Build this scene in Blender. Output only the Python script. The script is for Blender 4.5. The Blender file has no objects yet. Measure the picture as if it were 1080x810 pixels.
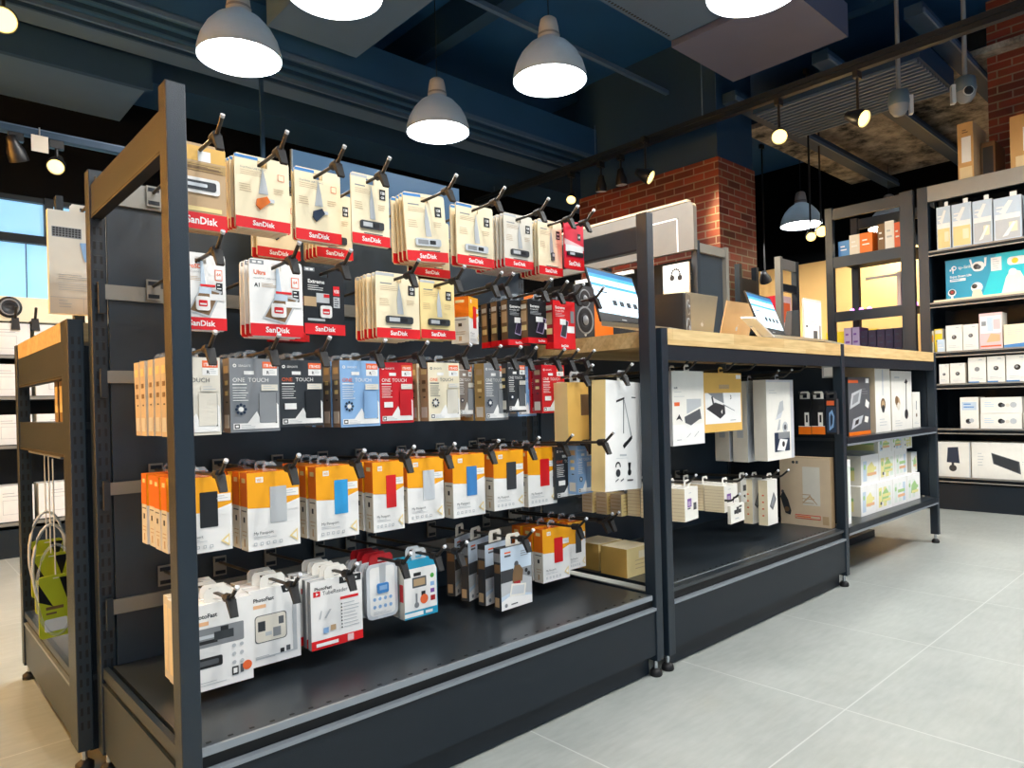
import bpy, math, random
from mathutils import Vector, Matrix
random.seed(7)
COL = bpy.context.scene.collection
SC = bpy.context.scene
# ------------------------------------------------------------------ camera model (frame 1080x810)
F, CX, CY, ROLL, YAW = 735.2, 540.5, 425.3, -.0259, .7426
CAM = Vector((-.3376, -1.1324, .7524))
fw = Vector((math.sin(YAW), math.cos(YAW), 0)); r0 = Vector((math.cos(YAW), -math.sin(YAW), 0)); u0 = Vector((0, 0, 1))
cr, sr = math.cos(ROLL), math.sin(ROLL)
RT = r0*cr + u0*sr; UP = u0*cr - r0*sr
def at(px, py, axis, val):
    d = fw + RT*((px-CX)/F) - UP*((py-CY)/F)
    k = 'XYZ'.index(axis); t = (val-CAM[k])/d[k]
    return CAM + d*t
cd = bpy.data.cameras.new('camera'); cam = bpy.data.objects.new('camera', cd); COL.objects.link(cam)
cam.matrix_world = Matrix(((RT.x, UP.x, -fw.x, CAM.x), (RT.y, UP.y, -fw.y, CAM.y), (RT.z, UP.z, -fw.z, CAM.z), (0, 0, 0, 1)))
cd.sensor_fit = 'HORIZONTAL'; cd.sensor_width = 36; cd.lens = F/1080*36
cd.shift_x = -(CX-540)/1080; cd.shift_y = (CY-405)/1080
cd.clip_start = .05; cd.clip_end = 60
SC.camera = cam
# ------------------------------------------------------------------ materials
def lin(c): return c/12.92 if c <= .04045 else ((c+.055)/1.055)**2.4
def hx(s):
    s = s.lstrip('#'); return tuple(lin(int(s[i:i+2], 16)/255) for i in (0, 2, 4))
MATS = {}
def mat(name, col, rough=.5, metal=0, spec=.5, vary=.06, scale=25, bump=0, emit=0, alpha=1, trans=0):
    if name in MATS: return MATS[name]
    m = bpy.data.materials.new(name); m.use_nodes = True; N = m.node_tree.nodes; L = m.node_tree.links
    b = N['Principled BSDF']; c = hx(col) if isinstance(col, str) else col
    b.inputs['Base Color'].default_value = (*c, 1); b.inputs['Roughness'].default_value = rough
    b.inputs['Metallic'].default_value = metal; b.inputs['Specular IOR Level'].default_value = spec
    if vary:
        t = N.new('ShaderNodeTexCoord'); n = N.new('ShaderNodeTexNoise'); n.inputs['Scale'].default_value = scale; n.inputs['Detail'].default_value = 3
        x = N.new('ShaderNodeMix'); x.data_type = 'RGBA'
        x.inputs[6].default_value = (*[v*(1-vary) for v in c], 1); x.inputs[7].default_value = (*[min(1, v*(1+vary)) for v in c], 1)
        L.new(t.outputs['Object'], n.inputs['Vector']); L.new(n.outputs['Fac'], x.inputs[0]); L.new(x.outputs[2], b.inputs['Base Color'])
        if bump:
            bp = N.new('ShaderNodeBump'); bp.inputs['Strength'].default_value = bump; bp.inputs['Distance'].default_value = .002
            n2 = N.new('ShaderNodeTexNoise'); n2.inputs['Scale'].default_value = 700
            L.new(t.outputs['Object'], n2.inputs['Vector']); L.new(n2.outputs['Fac'], bp.inputs['Height']); L.new(bp.outputs['Normal'], b.inputs['Normal'])
    if emit:
        b.inputs['Emission Color'].default_value = (*c, 1); b.inputs['Emission Strength'].default_value = emit
    if alpha < 1: b.inputs['Alpha'].default_value = alpha
    if trans: b.inputs['Transmission Weight'].default_value = trans
    MATS[name] = m
    return m
mat('steel', '#1d2933', .36, 0, .5, .05, 40, .25)
mat('steel_dark', '#0f1b25', .45, 0, .4, .05, 40, .2)
mat('steel_deck', '#282f35', .3, 0, .6, .12, 8, .05)
mat('steel_edge', '#8f979f', .35, .3)
mat('slot', '#07090b', .6)
mat('slotrim', '#3a3d41', .4, .6)
mat('bar', '#8f8d86', .4, .35)
mat('panel', '#2a3641', .38, 0, .5, .12, 5)
mat('wire', '#3a3733', .35, .3)
mat('wire_tip', '#c9ccd0', .4)
mat('rubber', '#0c0d0f', .6)
mat('chrome', '#c4c8cc', .2, .9)
mat('white', '#f2eee4', .5); mat('paper', '#f4f2ee', .6); mat('offwhite', '#e3dccd', .55); mat('cream', '#f8e8c4', .5)
mat('red', '#e0141c', .4); mat('dkred', '#a01018', .4); mat('crimson', '#e21b3c', .35)
mat('orange', '#ffab0c', .45); mat('dorange', '#f4770f', .45); mat('tag', '#ef6a35', .45)
mat('black', '#17181b', .4); mat('charcoal', '#34373b', .4); mat('dgrey', '#55585c', .45); mat('grey', '#8a8d90', .45); mat('lgrey', '#bfc2c4', .45)
mat('silver', '#d4d8dc', .35, .2); mat('sand', '#d9c2a2', .55); mat('tan', '#c3a37b', .55); mat('brown', '#7d6040', .55); mat('kraft', '#e4b45c', .6); mat('kraftl', '#f2d998', .6)
mat('blue', '#8db4de', .4); mat('dblue', '#3f86c8', .4); mat('sky', '#2f9fdd', .4); mat('navy', '#20324a', .4); mat('teal', '#1b9ac0', .45); mat('cyan', '#19c7d8', .45)
mat('seagrey', '#85888c', .4); mat('seagold', '#b9975c', .4); mat('seared', '#cf1420', .4); mat('seacream', '#efe3c6', .45); mat('seataupe', '#8d7f74', .45)
mat('purple', '#7a4a9c', .45); mat('lav', '#b9a5c6', .5); mat('dpurple', '#26193a', .5); mat('green', '#58b04a', .5); mat('lime', '#c9cf2e', .45); mat('yellow', '#f2cf2a', .45); mat('pink', '#efc7c6', .5)
mat('pgreen', '#a9cf8a', .5); mat('pyellow', '#efe59a', .5); mat('porange', '#eeb98a', .5); mat('pblue', '#c7d6e4', .5); mat('mint', '#e3ebdf', .5)
mat('aluminium', '#a9a79b', .35, .5); mat('goldalu', '#d9b98b', .38, .4)
mat('laptop_black', '#24272a', .4)
mat('screen', '#cfe6f7', .3, vary=.02, emit=.75); mat('screen_bar', '#3f8fd0', .3, emit=.7); mat('screen_top', '#22608f', .3, emit=.5); mat('screen_ink', '#22303a', .4)
mat('cardboard', '#c99d63', .7); mat('tape', '#dfc89a', .5)
mat('clear', '#dfe6ea', .15, alpha=.22, vary=0); mat('clearhaze', '#e6e9ea', .2, alpha=.5, vary=0)
mat('acrylic', '#5f7f9f', .15, vary=.1, scale=2, alpha=.85)
mat('shade', '#b4bcc2', .4, .1)
mat('lamp_emit', (1, .985, .95), vary=0, emit=56)
mat('warm_emit', (1, .68, .2), vary=0, emit=2.8)
mat('cool_emit', (.9, .95, 1), vary=0, emit=12)
mat('pink_emit', (.85, .12, .95), vary=0, emit=6)
mat('far_emit', (.95, .97, 1), vary=0, emit=14)
mat('ceil', '#0e4a7c', .75, vary=.25, scale=1.5); mat('ceil_panel', '#5b6079', .7, vary=.1, scale=2); mat('duct', '#1f4b72', .55, vary=.2, scale=3); mat('duct_lt', '#4b6480', .5, vary=.15, scale=3); mat('beam', '#123654', .6, vary=.2, scale=3)
mat('peach', '#f0bf74', .7, vary=.04, scale=2); mat('darkwall', '#03060a', .8, 0, .1); mat('camgrey', '#5d7280', .4); mat('headgrey', '#78756f', .45, .3); mat('mirror', '#0e1114', .1)
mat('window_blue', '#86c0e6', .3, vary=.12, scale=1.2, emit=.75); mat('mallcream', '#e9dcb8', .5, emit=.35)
def concrete():
    m = bpy.data.materials.new('concrete'); m.use_nodes = True; N = m.node_tree.nodes; L = m.node_tree.links; b = N['Principled BSDF']
    t = N.new('ShaderNodeTexCoord'); n = N.new('ShaderNodeTexNoise'); n.inputs['Scale'].default_value = 4.5; n.inputs['Detail'].default_value = 9; n.inputs['Roughness'].default_value = .72
    r = N.new('ShaderNodeValToRGB'); e = r.color_ramp.elements
    e[0].position = .38; e[0].color = (*hx('#1c1f22'), 1); e[1].position = .62; e[1].color = (*hx('#b9b0a2'), 1)
    L.new(t.outputs['Object'], n.inputs['Vector']); L.new(n.outputs['Fac'], r.inputs['Fac']); L.new(r.outputs['Color'], b.inputs['Base Color']); b.inputs['Roughness'].default_value = .9
    MATS['concrete'] = m
def floor_mat():
    m = bpy.data.materials.new('floor_tile'); m.use_nodes = True; N = m.node_tree.nodes; L = m.node_tree.links; b = N['Principled BSDF']
    t = N.new('ShaderNodeTexCoord'); mp = N.new('ShaderNodeMapping'); mp.inputs['Location'].default_value = (-.16, .43, 0)
    L.new(t.outputs['Object'], mp.inputs['Vector'])
    br = N.new('ShaderNodeTexBrick'); br.offset = 0; br.inputs['Scale'].default_value = 1; br.inputs['Brick Width'].default_value = .6; br.inputs['Row Height'].default_value = 1.2
    br.inputs['Mortar Size'].default_value = .002; br.inputs['Mortar Smooth'].default_value = .2
    L.new(mp.outputs['Vector'], br.inputs['Vector'])
    n = N.new('ShaderNodeTexNoise'); n.inputs['Scale'].default_value = 3; n.inputs['Detail'].default_value = 8; n.inputs['Roughness'].default_value = .65
    n2 = N.new('ShaderNodeTexNoise'); n2.inputs['Scale'].default_value = 40; n2.inputs['Detail'].default_value = 4
    mp2 = N.new('ShaderNodeMapping'); mp2.inputs['Scale'].default_value = (.35, 1.6, 1); L.new(t.outputs['Object'], mp2.inputs['Vector']); L.new(mp2.outputs['Vector'], n2.inputs['Vector'])
    L.new(t.outputs['Object'], n.inputs['Vector'])
    r = N.new('ShaderNodeValToRGB'); e = r.color_ramp.elements
    e[0].position = .32; e[0].color = (*hx('#979d99'), 1); e[1].position = .7; e[1].color = (*hx('#b0b5b1'), 1)
    mx = N.new('ShaderNodeMath'); mx.operation = 'MULTIPLY_ADD'; mx.inputs[1].default_value = .35; L.new(n2.outputs['Fac'], mx.inputs[0])
    m3 = N.new('ShaderNodeMath'); m3.operation = 'MULTIPLY'; m3.inputs[1].default_value = .65; L.new(n.outputs['Fac'], m3.inputs[0]); L.new(m3.outputs[0], mx.inputs[2])
    L.new(mx.outputs[0], r.inputs['Fac'])
    L.new(r.outputs['Color'], br.inputs['Color1']); L.new(r.outputs['Color'], br.inputs['Color2']); br.inputs['Mortar'].default_value = (*hx('#c0c4c0'), 1)
    L.new(br.outputs['Color'], b.inputs['Base Color']); b.inputs['Roughness'].default_value = .33; b.inputs['Specular IOR Level'].default_value = .45
    MATS['floor_tile'] = m
def brick_mat():
    m = bpy.data.materials.new('brick'); m.use_nodes = True; N = m.node_tree.nodes; L = m.node_tree.links; b = N['Principled BSDF']
    t = N.new('ShaderNodeTexCoord'); g = N.new('ShaderNodeNewGeometry'); sn = N.new('ShaderNodeSeparateXYZ'); L.new(g.outputs['Normal'], sn.inputs[0])
    s = N.new('ShaderNodeSeparateXYZ'); L.new(t.outputs['Object'], s.inputs[0])
    ab = N.new('ShaderNodeMath'); ab.operation = 'ABSOLUTE'; L.new(sn.outputs['X'], ab.inputs[0])
    gt = N.new('ShaderNodeMath'); gt.operation = 'GREATER_THAN'; gt.inputs[1].default_value = .5; L.new(ab.outputs[0], gt.inputs[0])
    mx = N.new('ShaderNodeMix'); mx.data_type = 'FLOAT'; L.new(gt.outputs[0], mx.inputs[0]); L.new(s.outputs['X'], mx.inputs[2]); L.new(s.outputs['Y'], mx.inputs[3])
    cb = N.new('ShaderNodeCombineXYZ'); L.new(mx.outputs[0], cb.inputs['X']); L.new(s.outputs['Z'], cb.inputs['Y'])
    br = N.new('ShaderNodeTexBrick'); br.offset = .5; br.inputs['Scale'].default_value = 1; br.inputs['Brick Width'].default_value = .17; br.inputs['Row Height'].default_value = .053; br.inputs['Mortar Size'].default_value = .005; br.inputs['Bias'].default_value = -.1
    br.inputs['Color1'].default_value = (*hx('#a5462c'), 1); br.inputs['Color2'].default_value = (*hx('#5e2418'), 1); br.inputs['Mortar'].default_value = (*hx('#a58a72'), 1)
    L.new(cb.outputs[0], br.inputs['Vector'])
    n = N.new('ShaderNodeTexNoise'); n.inputs['Scale'].default_value = 9; L.new(t.outputs['Object'], n.inputs['Vector'])
    mm = N.new('ShaderNodeMix'); mm.data_type = 'RGBA'; mm.blend_type = 'MULTIPLY'; mm.inputs[0].default_value = .5
    L.new(br.outputs['Color'], mm.inputs[6]); L.new(n.outputs['Color'], mm.inputs[7])
    L.new(mm.outputs[2], b.inputs['Base Color']); b.inputs['Roughness'].default_value = .6
    bp = N.new('ShaderNodeBump'); bp.inputs['Strength'].default_value = .5; bp.inputs['Distance'].default_value = .01; bp.invert = True
    L.new(br.outputs['Fac'], bp.inputs['Height']); L.new(bp.outputs['Normal'], b.inputs['Normal'])
    MATS['brick'] = m
def wood_mat():
    m = bpy.data.materials.new('wood'); m.use_nodes = True; N = m.node_tree.nodes; L = m.node_tree.links; b = N['Principled BSDF']
    t = N.new('ShaderNodeTexCoord'); s = N.new('ShaderNodeSeparateXYZ'); L.new(t.outputs['Object'], s.inputs[0])
    cb = N.new('ShaderNodeCombineXYZ'); ad = N.new('ShaderNodeMath'); ad.operation = 'ADD'; L.new(s.outputs['Y'], ad.inputs[0]); L.new(s.outputs['Z'], ad.inputs[1])
    L.new(s.outputs['X'], cb.inputs['X']); L.new(ad.outputs[0], cb.inputs['Y'])
    br = N.new('ShaderNodeTexBrick'); br.offset = .5; br.inputs['Scale'].default_value = 1; br.inputs['Brick Width'].default_value = .33; br.inputs['Row Height'].default_value = .04; br.inputs['Mortar Size'].default_value = .0004
    br.inputs['Color1'].default_value = (*hx('#eccf98'), 1); br.inputs['Color2'].default_value = (*hx('#dcb478'), 1); br.inputs['Mortar'].default_value = (*hx('#c49a60'), 1)
    L.new(cb.outputs[0], br.inputs['Vector'])
    mp = N.new('ShaderNodeMapping'); mp.inputs['Scale'].default_value = (6, 60, 60); L.new(t.outputs['Object'], mp.inputs['Vector'])
    n = N.new('ShaderNodeTexNoise'); n.inputs['Scale'].default_value = 1.5; n.inputs['Detail'].default_value = 6; L.new(mp.outputs[0], n.inputs['Vector'])
    r = N.new('ShaderNodeValToRGB'); e = r.color_ramp.elements; e[0].color = (.72, .66, .55, 1); e[0].position = .3; e[1].color = (1, 1, 1, 1); e[1].position = .65
    L.new(n.outputs['Fac'], r.inputs['Fac'])
    mm = N.new('ShaderNodeMix'); mm.data_type = 'RGBA'; mm.blend_type = 'MULTIPLY'; mm.inputs[0].default_value = .8
    L.new(br.outputs['Color'], mm.inputs[6]); L.new(r.outputs['Color'], mm.inputs[7]); L.new(mm.outputs[2], b.inputs['Base Color']); b.inputs['Roughness'].default_value = .45
    MATS['wood'] = m
concrete(); floor_mat(); brick_mat(); wood_mat()
def shade_mat():
    m = MATS['shade']; N = m.node_tree.nodes; L = m.node_tree.links; b = N['Principled BSDF']; o = N['Material Output']
    t = N.new('ShaderNodeBsdfTranslucent'); t.inputs['Color'].default_value = (.5, .6, .68, 1); x = N.new('ShaderNodeMixShader'); x.inputs[0].default_value = .08
    L.new(b.outputs[0], x.inputs[1]); L.new(t.outputs[0], x.inputs[2]); L.new(x.outputs[0], o.inputs['Surface'])
shade_mat()
# ------------------------------------------------------------------ mesh builder
TXT = {}
def text_geo(s, bold=False, serif=False):
    k = (s, bold)
    if k in TXT: return TXT[k]
    c = bpy.data.curves.new('text', 'FONT'); c.body = s; c.size = 1; c.resolution_u = 2
    if bold: c.offset = .025
    o = bpy.data.objects.new('text', c); COL.objects.link(o)
    dg = bpy.context.evaluated_depsgraph_get(); me = o.evaluated_get(dg).to_mesh()
    v = [(p.co.x, p.co.y) for p in me.vertices]; f = [tuple(p.vertices) for p in me.polygons]
    w = max(p[0] for p in v) if v else 1
    o.evaluated_get(dg).to_mesh_clear(); bpy.data.objects.remove(o); bpy.data.curves.remove(c)
    TXT[k] = (v, f, w)
    return TXT[k]
class MB:
    def __init__(s): s.v = []; s.f = []; s.m = []; s.mats = []; s.sm = []
    def mi(s, m):
        if m not in s.mats: s.mats.append(m)
        return s.mats.index(m)
    def add(s, vs, fs, m, smooth=False):
        b = len(s.v); k = s.mi(m); s.v += [tuple(p) for p in vs]
        for f in fs: s.f.append(tuple(b+i for i in f)); s.m.append(k); s.sm.append(smooth)
    def box(s, x0, x1, y0, y1, z0, z1, m, front=None, left=None, top=None):
        v = [(x0, y0, z0), (x1, y0, z0), (x1, y1, z0), (x0, y1, z0), (x0, y0, z1), (x1, y0, z1), (x1, y1, z1), (x0, y1, z1)]
        for f, mm in (((0, 1, 5, 4), front), ((1, 2, 6, 5), left), ((2, 3, 7, 6), None), ((3, 0, 4, 7), left), ((4, 5, 6, 7), top), ((3, 2, 1, 0), None)):
            s.add([v[i] for i in f], [(0, 1, 2, 3)], mm or m)
    def bev(s, x0, x1, y0, y1, z0, z1, m, r=.003):      # box with rounded vertical edges (and chamfered ends)
        r = min(r, (x1-x0)/2.2, (y1-y0)/2.2)
        ring = []
        for cx, cy, a in ((x1-r, y1-r, 0), (x0+r, y1-r, 90), (x0+r, y0+r, 180), (x1-r, y0+r, 270)):
            for k in range(3): t = math.radians(a+45*k); ring.append((cx+r*math.cos(t), cy+r*math.sin(t)))
        s.prism(ring, z0, z1, m, 'Z')
    def prism(s, pts, a, b, m, axis='Y', cap=True):
        n = len(pts)
        if axis == 'Y': P = [(x, a, z) for x, z in pts]+[(x, b, z) for x, z in pts]
        elif axis == 'Z': P = [(x, y, a) for x, y in pts]+[(x, y, b) for x, y in pts]
        else: P = [(a, y, z) for y, z in pts]+[(b, y, z) for y, z in pts]
        fs = [(i, (i+1) % n, n+(i+1) % n, n+i) for i in range(n)]
        if cap: fs += [tuple(range(n))[::-1], tuple(range(n, 2*n))]
        s.add(P, fs, m)
    def rrect(s, x0, x1, z0, z1, y0, y1, m, r=.004, k=3):
        r = min(r, (x1-x0)/2.1, (z1-z0)/2.1); pts = []
        for cx, cz, a in ((x1-r, z1-r, 0), (x0+r, z1-r, 90), (x0+r, z0+r, 180), (x1-r, z0+r, 270)):
            for j in range(k+1): t = math.radians(a+90*j/k); pts.append((cx+r*math.cos(t), cz+r*math.sin(t)))
        s.prism(pts, y0, y1, m)
    def tube(s, pts, r, m, n=8, rend=None):
        pts = [Vector(p) for p in pts]; rings = []
        for i, p in enumerate(pts):
            d = (pts[min(i+1, len(pts)-1)]-pts[max(i-1, 0)]).normalized()
            a = d.orthogonal().normalized() if abs(d.z) > .95 else d.cross(Vector((0, 0, 1))).normalized()
            b = d.cross(a); rr = r if not rend else r+(rend-r)*i/(len(pts)-1)
            rings.append([p+(a*math.cos(2*math.pi*k/n)+b*math.sin(2*math.pi*k/n))*rr for k in range(n)])
        v = [q for g in rings for q in g]; f = []
        for i in range(len(pts)-1):
            for k in range(n): f.append((i*n+k, i*n+(k+1) % n, (i+1)*n+(k+1) % n, (i+1)*n+k))
        s.add(v, f, m, True); s.add(rings[0], [tuple(range(n))[::-1]], m); s.add(rings[-1], [tuple(range(n))], m)
    def lathe(s, prof, c, m, n=32, axis='Z', smooth=True):
        v = []; f = []; k = len(prof)
        for j in range(n):
            a = 2*math.pi*j/n
            for r, h in prof:
                p = (r*math.cos(a), r*math.sin(a), h) if axis == 'Z' else ((r*math.cos(a), h, r*math.sin(a)) if axis == 'Y' else (h, r*math.cos(a), r*math.sin(a)))
                v.append((p[0]+c[0], p[1]+c[1], p[2]+c[2]))
        for j in range(n):
            for i in range(k-1): f.append((j*k+i, ((j+1) % n)*k+i, ((j+1) % n)*k+i+1, j*k+i+1))
        s.add(v, f, m, smooth)
    def hexa(s, bot, top, m):           # 8 corner points: bottom 4, top 4
        s.add(list(bot)+list(top), [(3, 2, 1, 0), (4, 5, 6, 7), (0, 1, 5, 4), (1, 2, 6, 5), (2, 3, 7, 6), (3, 0, 4, 7)], m)
    def text(s, st, x, z, h, y, m, bold=False, align='L', wmax=None, sx=1):
        v, f, w = text_geo(st, bold); h = h/.72; k = h*sx
        if wmax and w*k > wmax: k = wmax/w
        o = x - (w*k/2 if align == 'C' else (w*k if align == 'R' else 0))
        s.add([(o+a*k, y, z+b*h) for a, b in v], f, m)
    def build(s, name, parent=None, loc=None, rot=None):
        me = bpy.data.meshes.new(name); me.from_pydata(s.v, [], s.f)
        for m in s.mats: me.materials.append(MATS[m])
        me.polygons.foreach_set('material_index', s.m); me.polygons.foreach_set('use_smooth', s.sm); me.update()
        o = bpy.data.objects.new(name, me); COL.objects.link(o)
        if parent: o.parent = parent
        if loc is not None: o.location = loc
        if rot is not None: o.rotation_euler = rot
        return o
def tag(o, label, cat, group=None):
    o['label'] = label; o['category'] = cat
    if group: o['group'] = group
    return o
def thing(name, label, cat, loc=(0, 0, 0), rot=None, group=None):
    o = bpy.data.objects.new(name, None); COL.objects.link(o); o.location = loc; o.empty_display_size = .05
    if rot: o.rotation_euler = rot
    return tag(o, label, cat, group)
def struct(name, mb):
    o = mb.build(name); o['kind'] = 'structure'; return o
def copy_tree(o, parent=None):
    c = o.copy(); COL.objects.link(c)
    if parent: c.parent = parent
    for ch in o.children: copy_tree(ch, c)
    return c
ORD = ['foremost']+[w+' from front' for w in 'second third fourth fifth sixth seventh eighth ninth tenth'.split()]
# ------------------------------------------------------------------ packs: a printed body with parts; front at y=0, base at z=0, centred on x
class Pack:
    def __init__(s, name, w, h, t):
        s.name, s.w, s.h, s.t = name, w, h, t; s.body = MB(); s.parts = {}; s.lay = 0; s.notes = {}
    def tgt(s, part):
        if part is None: return s.body
        return s.parts.setdefault(part, MB())
    def y(s): s.lay += 1; return -.00025-.00007*s.lay
    def rect(s, u0, u1, v0, v1, m, part=None, r=0, th=0):
        x0, x1, z0, z1 = (u0-.5)*s.w, (u1-.5)*s.w, v0*s.h, v1*s.h; y = s.y()
        if r: s.tgt(part).rrect(x0, x1, z0, z1, y-th, y+.0002, m, r*s.w)
        else: s.tgt(part).box(x0, x1, y-th, y+.0002, z0, z1, m)
    def poly(s, pts, m, part=None, th=0):
        y = s.y(); s.tgt(part).prism([((u-.5)*s.w, v*s.h) for u, v in pts], y-th, y+.0002, m)
    def disc(s, u, v, r, m, part=None, n=14):
        s.poly([(u+r*math.cos(2*math.pi*k/n), v+r*s.w/s.h*math.sin(2*math.pi*k/n)) for k in range(n)], m, part)
    def text(s, st, u, v, hv, m, part=None, bold=False, align='L', wmax=None, sx=1):
        s.tgt(part).text(st, (u-.5)*s.w, v*s.h, hv*s.h, s.y()-.0001, m, bold, align, wmax*s.w if wmax else None, sx)
    def lines(s, u0, u1, v, n, dv, m, th=.006, part=None, seed=1):
        rr = random.Random(seed)
        for k in range(n): s.rect(u0, u0+(u1-u0)*rr.uniform(.6, 1), v-k*dv-th, v-k*dv, m, part)
    def side(s, d0, d1, v0, v1, m):     # mark on the left side face
        s.lay += 1; e = .0003+.00005*(s.lay % 9); s.body.box(-s.w/2-e, -s.w/2+.0001, d0*s.t, d1*s.t, v0*s.h, v1*s.h, m)
    def card(s, m, r=.05):              # thin card with an open hanging slot near the top
        w, h, t = s.w, s.h, s.t; hs = h-.02
        R = r*w
        for x0, x1 in ((-w/2, -.010), (.010, w/2)):
            s.body.box(x0, x1, 0, t, hs, h-.008, m)
        s.body.box(-w/2, w/2, 0, t, R, hs, m)
        s.body.prism([(-w/2+R, 0), (w/2-R, 0), (w/2, R), (-w/2, R)], 0, t, m)
        s.body.prism([(-w/2, h-.008), (w/2, h-.008), (w/2-.0015, h-.002), (w/2-.005, h), (-w/2+.005, h), (-w/2+.0015, h-.002)], 0, t, m)
    def boxbody(s, m, side=None, top=None): s.body.box(-s.w/2, s.w/2, 0, s.t, 0, s.h, m, left=side, top=top)
    def tab(s, m='clear', at_t=.5, hgt=.018, wd=.028):   # hang tab with an open slot, above the box
        b = s.tgt('hang_tab'); y0 = s.t*at_t; y1 = y0+.0012; h = s.h
        b.box(-wd/2, -.0085, y0, y1, h-.001, h+hgt-.007, m); b.box(.0085, wd/2, y0, y1, h-.001, h+hgt-.007, m)
        b.box(-.0085, .0085, y0, y1, h-.001, h+.004, m); b.prism([(-wd/2, h+hgt-.007), (wd/2, h+hgt-.007), (wd/2-.006, h+hgt), (-wd/2+.006, h+hgt)], y0, y1, m)
    def build(s, loc):
        o = s.body.build(s.name)
        for n, b in s.parts.items():
            q = b.build(n, o)
            if n in s.notes: q['label'] = s.notes[n]
        o.location = loc; return o
COUNT = {}
def stack(P, desc, cat, X, Y, Z, n, sp, group, where, rz=0, ry=0, drop=0, jit=.003, extra_y=None, fan=0):
    """n copies going back from the front pack; where = what it hangs on / stands on"""
    first = P.build((X, Y, Z)); rr = random.Random(hash(desc) % 999 if False else len(desc)*7+n)
    if n == 1: tag(first, f'{desc} {where}', cat, group); first.rotation_euler = (0, ry, rz); return first
    for i in range(n):
        o = first if i == 0 else copy_tree(first)
        yy = Y+sp*i if extra_y is None or i == 0 else extra_y[min(i, len(extra_y)-1)]
        o.location = (X+(rr.uniform(-jit, jit) if i else 0), yy, Z-drop*i)
        o.rotation_euler = (0, ry*(1-i/n)+(rr.uniform(-.012, .012) if i else 0), rz+fan*i)
        tag(o, f'{desc}, {ORD[i]} {where}', cat, group)
    return first
def quad(xl, xr, yt, yb, Y):
    a = at(xl, yt, 'Y', Y); b = at(xr, yt, 'Y', Y); c = at(xl, yb, 'Y', Y)
    return (a.x+b.x)/2, c.z, b.x-a.x, a.z-c.z
# ------------------------------------------------------------------ pack templates
def brand(P, v1=.16, word='SanDisk', m='red', wide=.62):
    P.rect(0, 1, .012, v1, m, 'brand_band'); P.text(word, .5, v1*.36, v1*.42, 'paper', 'brand_band', True, 'C', wide)
def usb_card(w, h, kind='orange', body='cream', t=.004):
    P = Pack('flash_drive_pack', w, h, t); P.card(body)
    P.rect(.0, .42, .945, .985, 'dblue' if kind in ('orange', 'steelblue', 'nano', 'key') else 'lgrey')
    (P.text('Dual Drive USB Type-C', .1, .815, .026, 'grey', wmax=.6) if kind in ('orange', 'steelblue') else P.lines(.1, .5, .84, 1, .03, 'grey', .016))
    P.lines(.1, .62, .79, 3, .026, 'tan', .005, seed=3); P.lines(.08, .3, .6, 4, .03, 'tan', .006, seed=5); P.lines(.7, .9, .6, 3, .03, 'tan', .006, seed=6)
    if kind in ('orange', 'steelblue'):
        P.rect(.78, .9, .72, .81, 'tag'); P.rect(.79, .89, .727, .803, body); P.poly([(.42, .5), (.6, .5), (.56, .68), (.5, .86), (.46, .68)], 'lgrey')
        c = 'dorange' if kind == 'orange' else 'navy'
        P.poly([(.36, .34), (.44, .28), (.62, .4), (.56, .47), (.38, .42)], c, 'flash_drive', .004); P.disc(.43, .36, .045, 'silver', 'flash_drive'); P.poly([(.56, .38), (.7, .4), (.69, .44), (.57, .44)], 'silver', 'flash_drive', .003)
        P.notes['flash_drive'] = 'orange flash drive' if kind == 'orange' else 'dark blue flash drive'
    else:
        P.rect(.74, .9, .68, .83, 'black'); P.text('128' if kind != 'tiny' else '64', .82, .76, .04, 'paper', None, True, 'C', .12); P.text('GB', .82, .70, .03, 'paper', None, True, 'C', .1)
        P.poly([(.48, .38), (.62, .38), (.58, .62), (.52, .85), (.47, .6)], 'lgrey')
        if kind == 'tiny':
            P.rect(.5, .62, .28, .42, 'dgrey', 'flash_drive', .02, .004); P.rect(.52, .6, .35, .4, 'silver', 'flash_drive', 0, .005)
        else:
            dm = 'silver' if kind in ('nano', 'key') else 'charcoal'
            P.rect(.2, .82, .235, .345, dm, 'flash_drive', .04, .004); P.rect(.26, .5, .26, .32, 'lgrey' if dm == 'charcoal' else 'grey', 'flash_drive', 0, .005); P.disc(.74, .29, .03, 'black', 'flash_drive'); P.rect(.54, .68, .262, .318, 'black', 'flash_drive', .01, .005)
        P.notes['flash_drive'] = 'silver and black flash drive'
        P.rect(.3, .8, .165, .178, 'dgrey')
    brand(P); return P
def gold_card(w, h):
    P = Pack('flash_drive_pack', w, h, .004); P.card('tan')
    P.rect(0, 1, .8, .97, 'kraft'); P.rect(.45, .7, .8, .92, 'paper', 'price_sticker'); P.rect(0, 1, .68, .78, 'seagold')
    for k in range(3): P.lines(.05, .95, .76-.02*k, 2, .03, 'brown', .008, seed=k)
    P.rect(.05, .86, .42, .6, 'paper', 'flash_drive', .06, .003); P.rect(.1, .78, .46, .56, 'charcoal', 'flash_drive', .04, .005); P.rect(.16, .6, .49, .53, 'silver', 'flash_drive', .02, .006)
    P.notes['flash_drive'] = 'dark metal flash drive in a white outline'
    P.rect(.1, .9, .22, .27, 'kraftl'); brand(P, .2); return P
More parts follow.
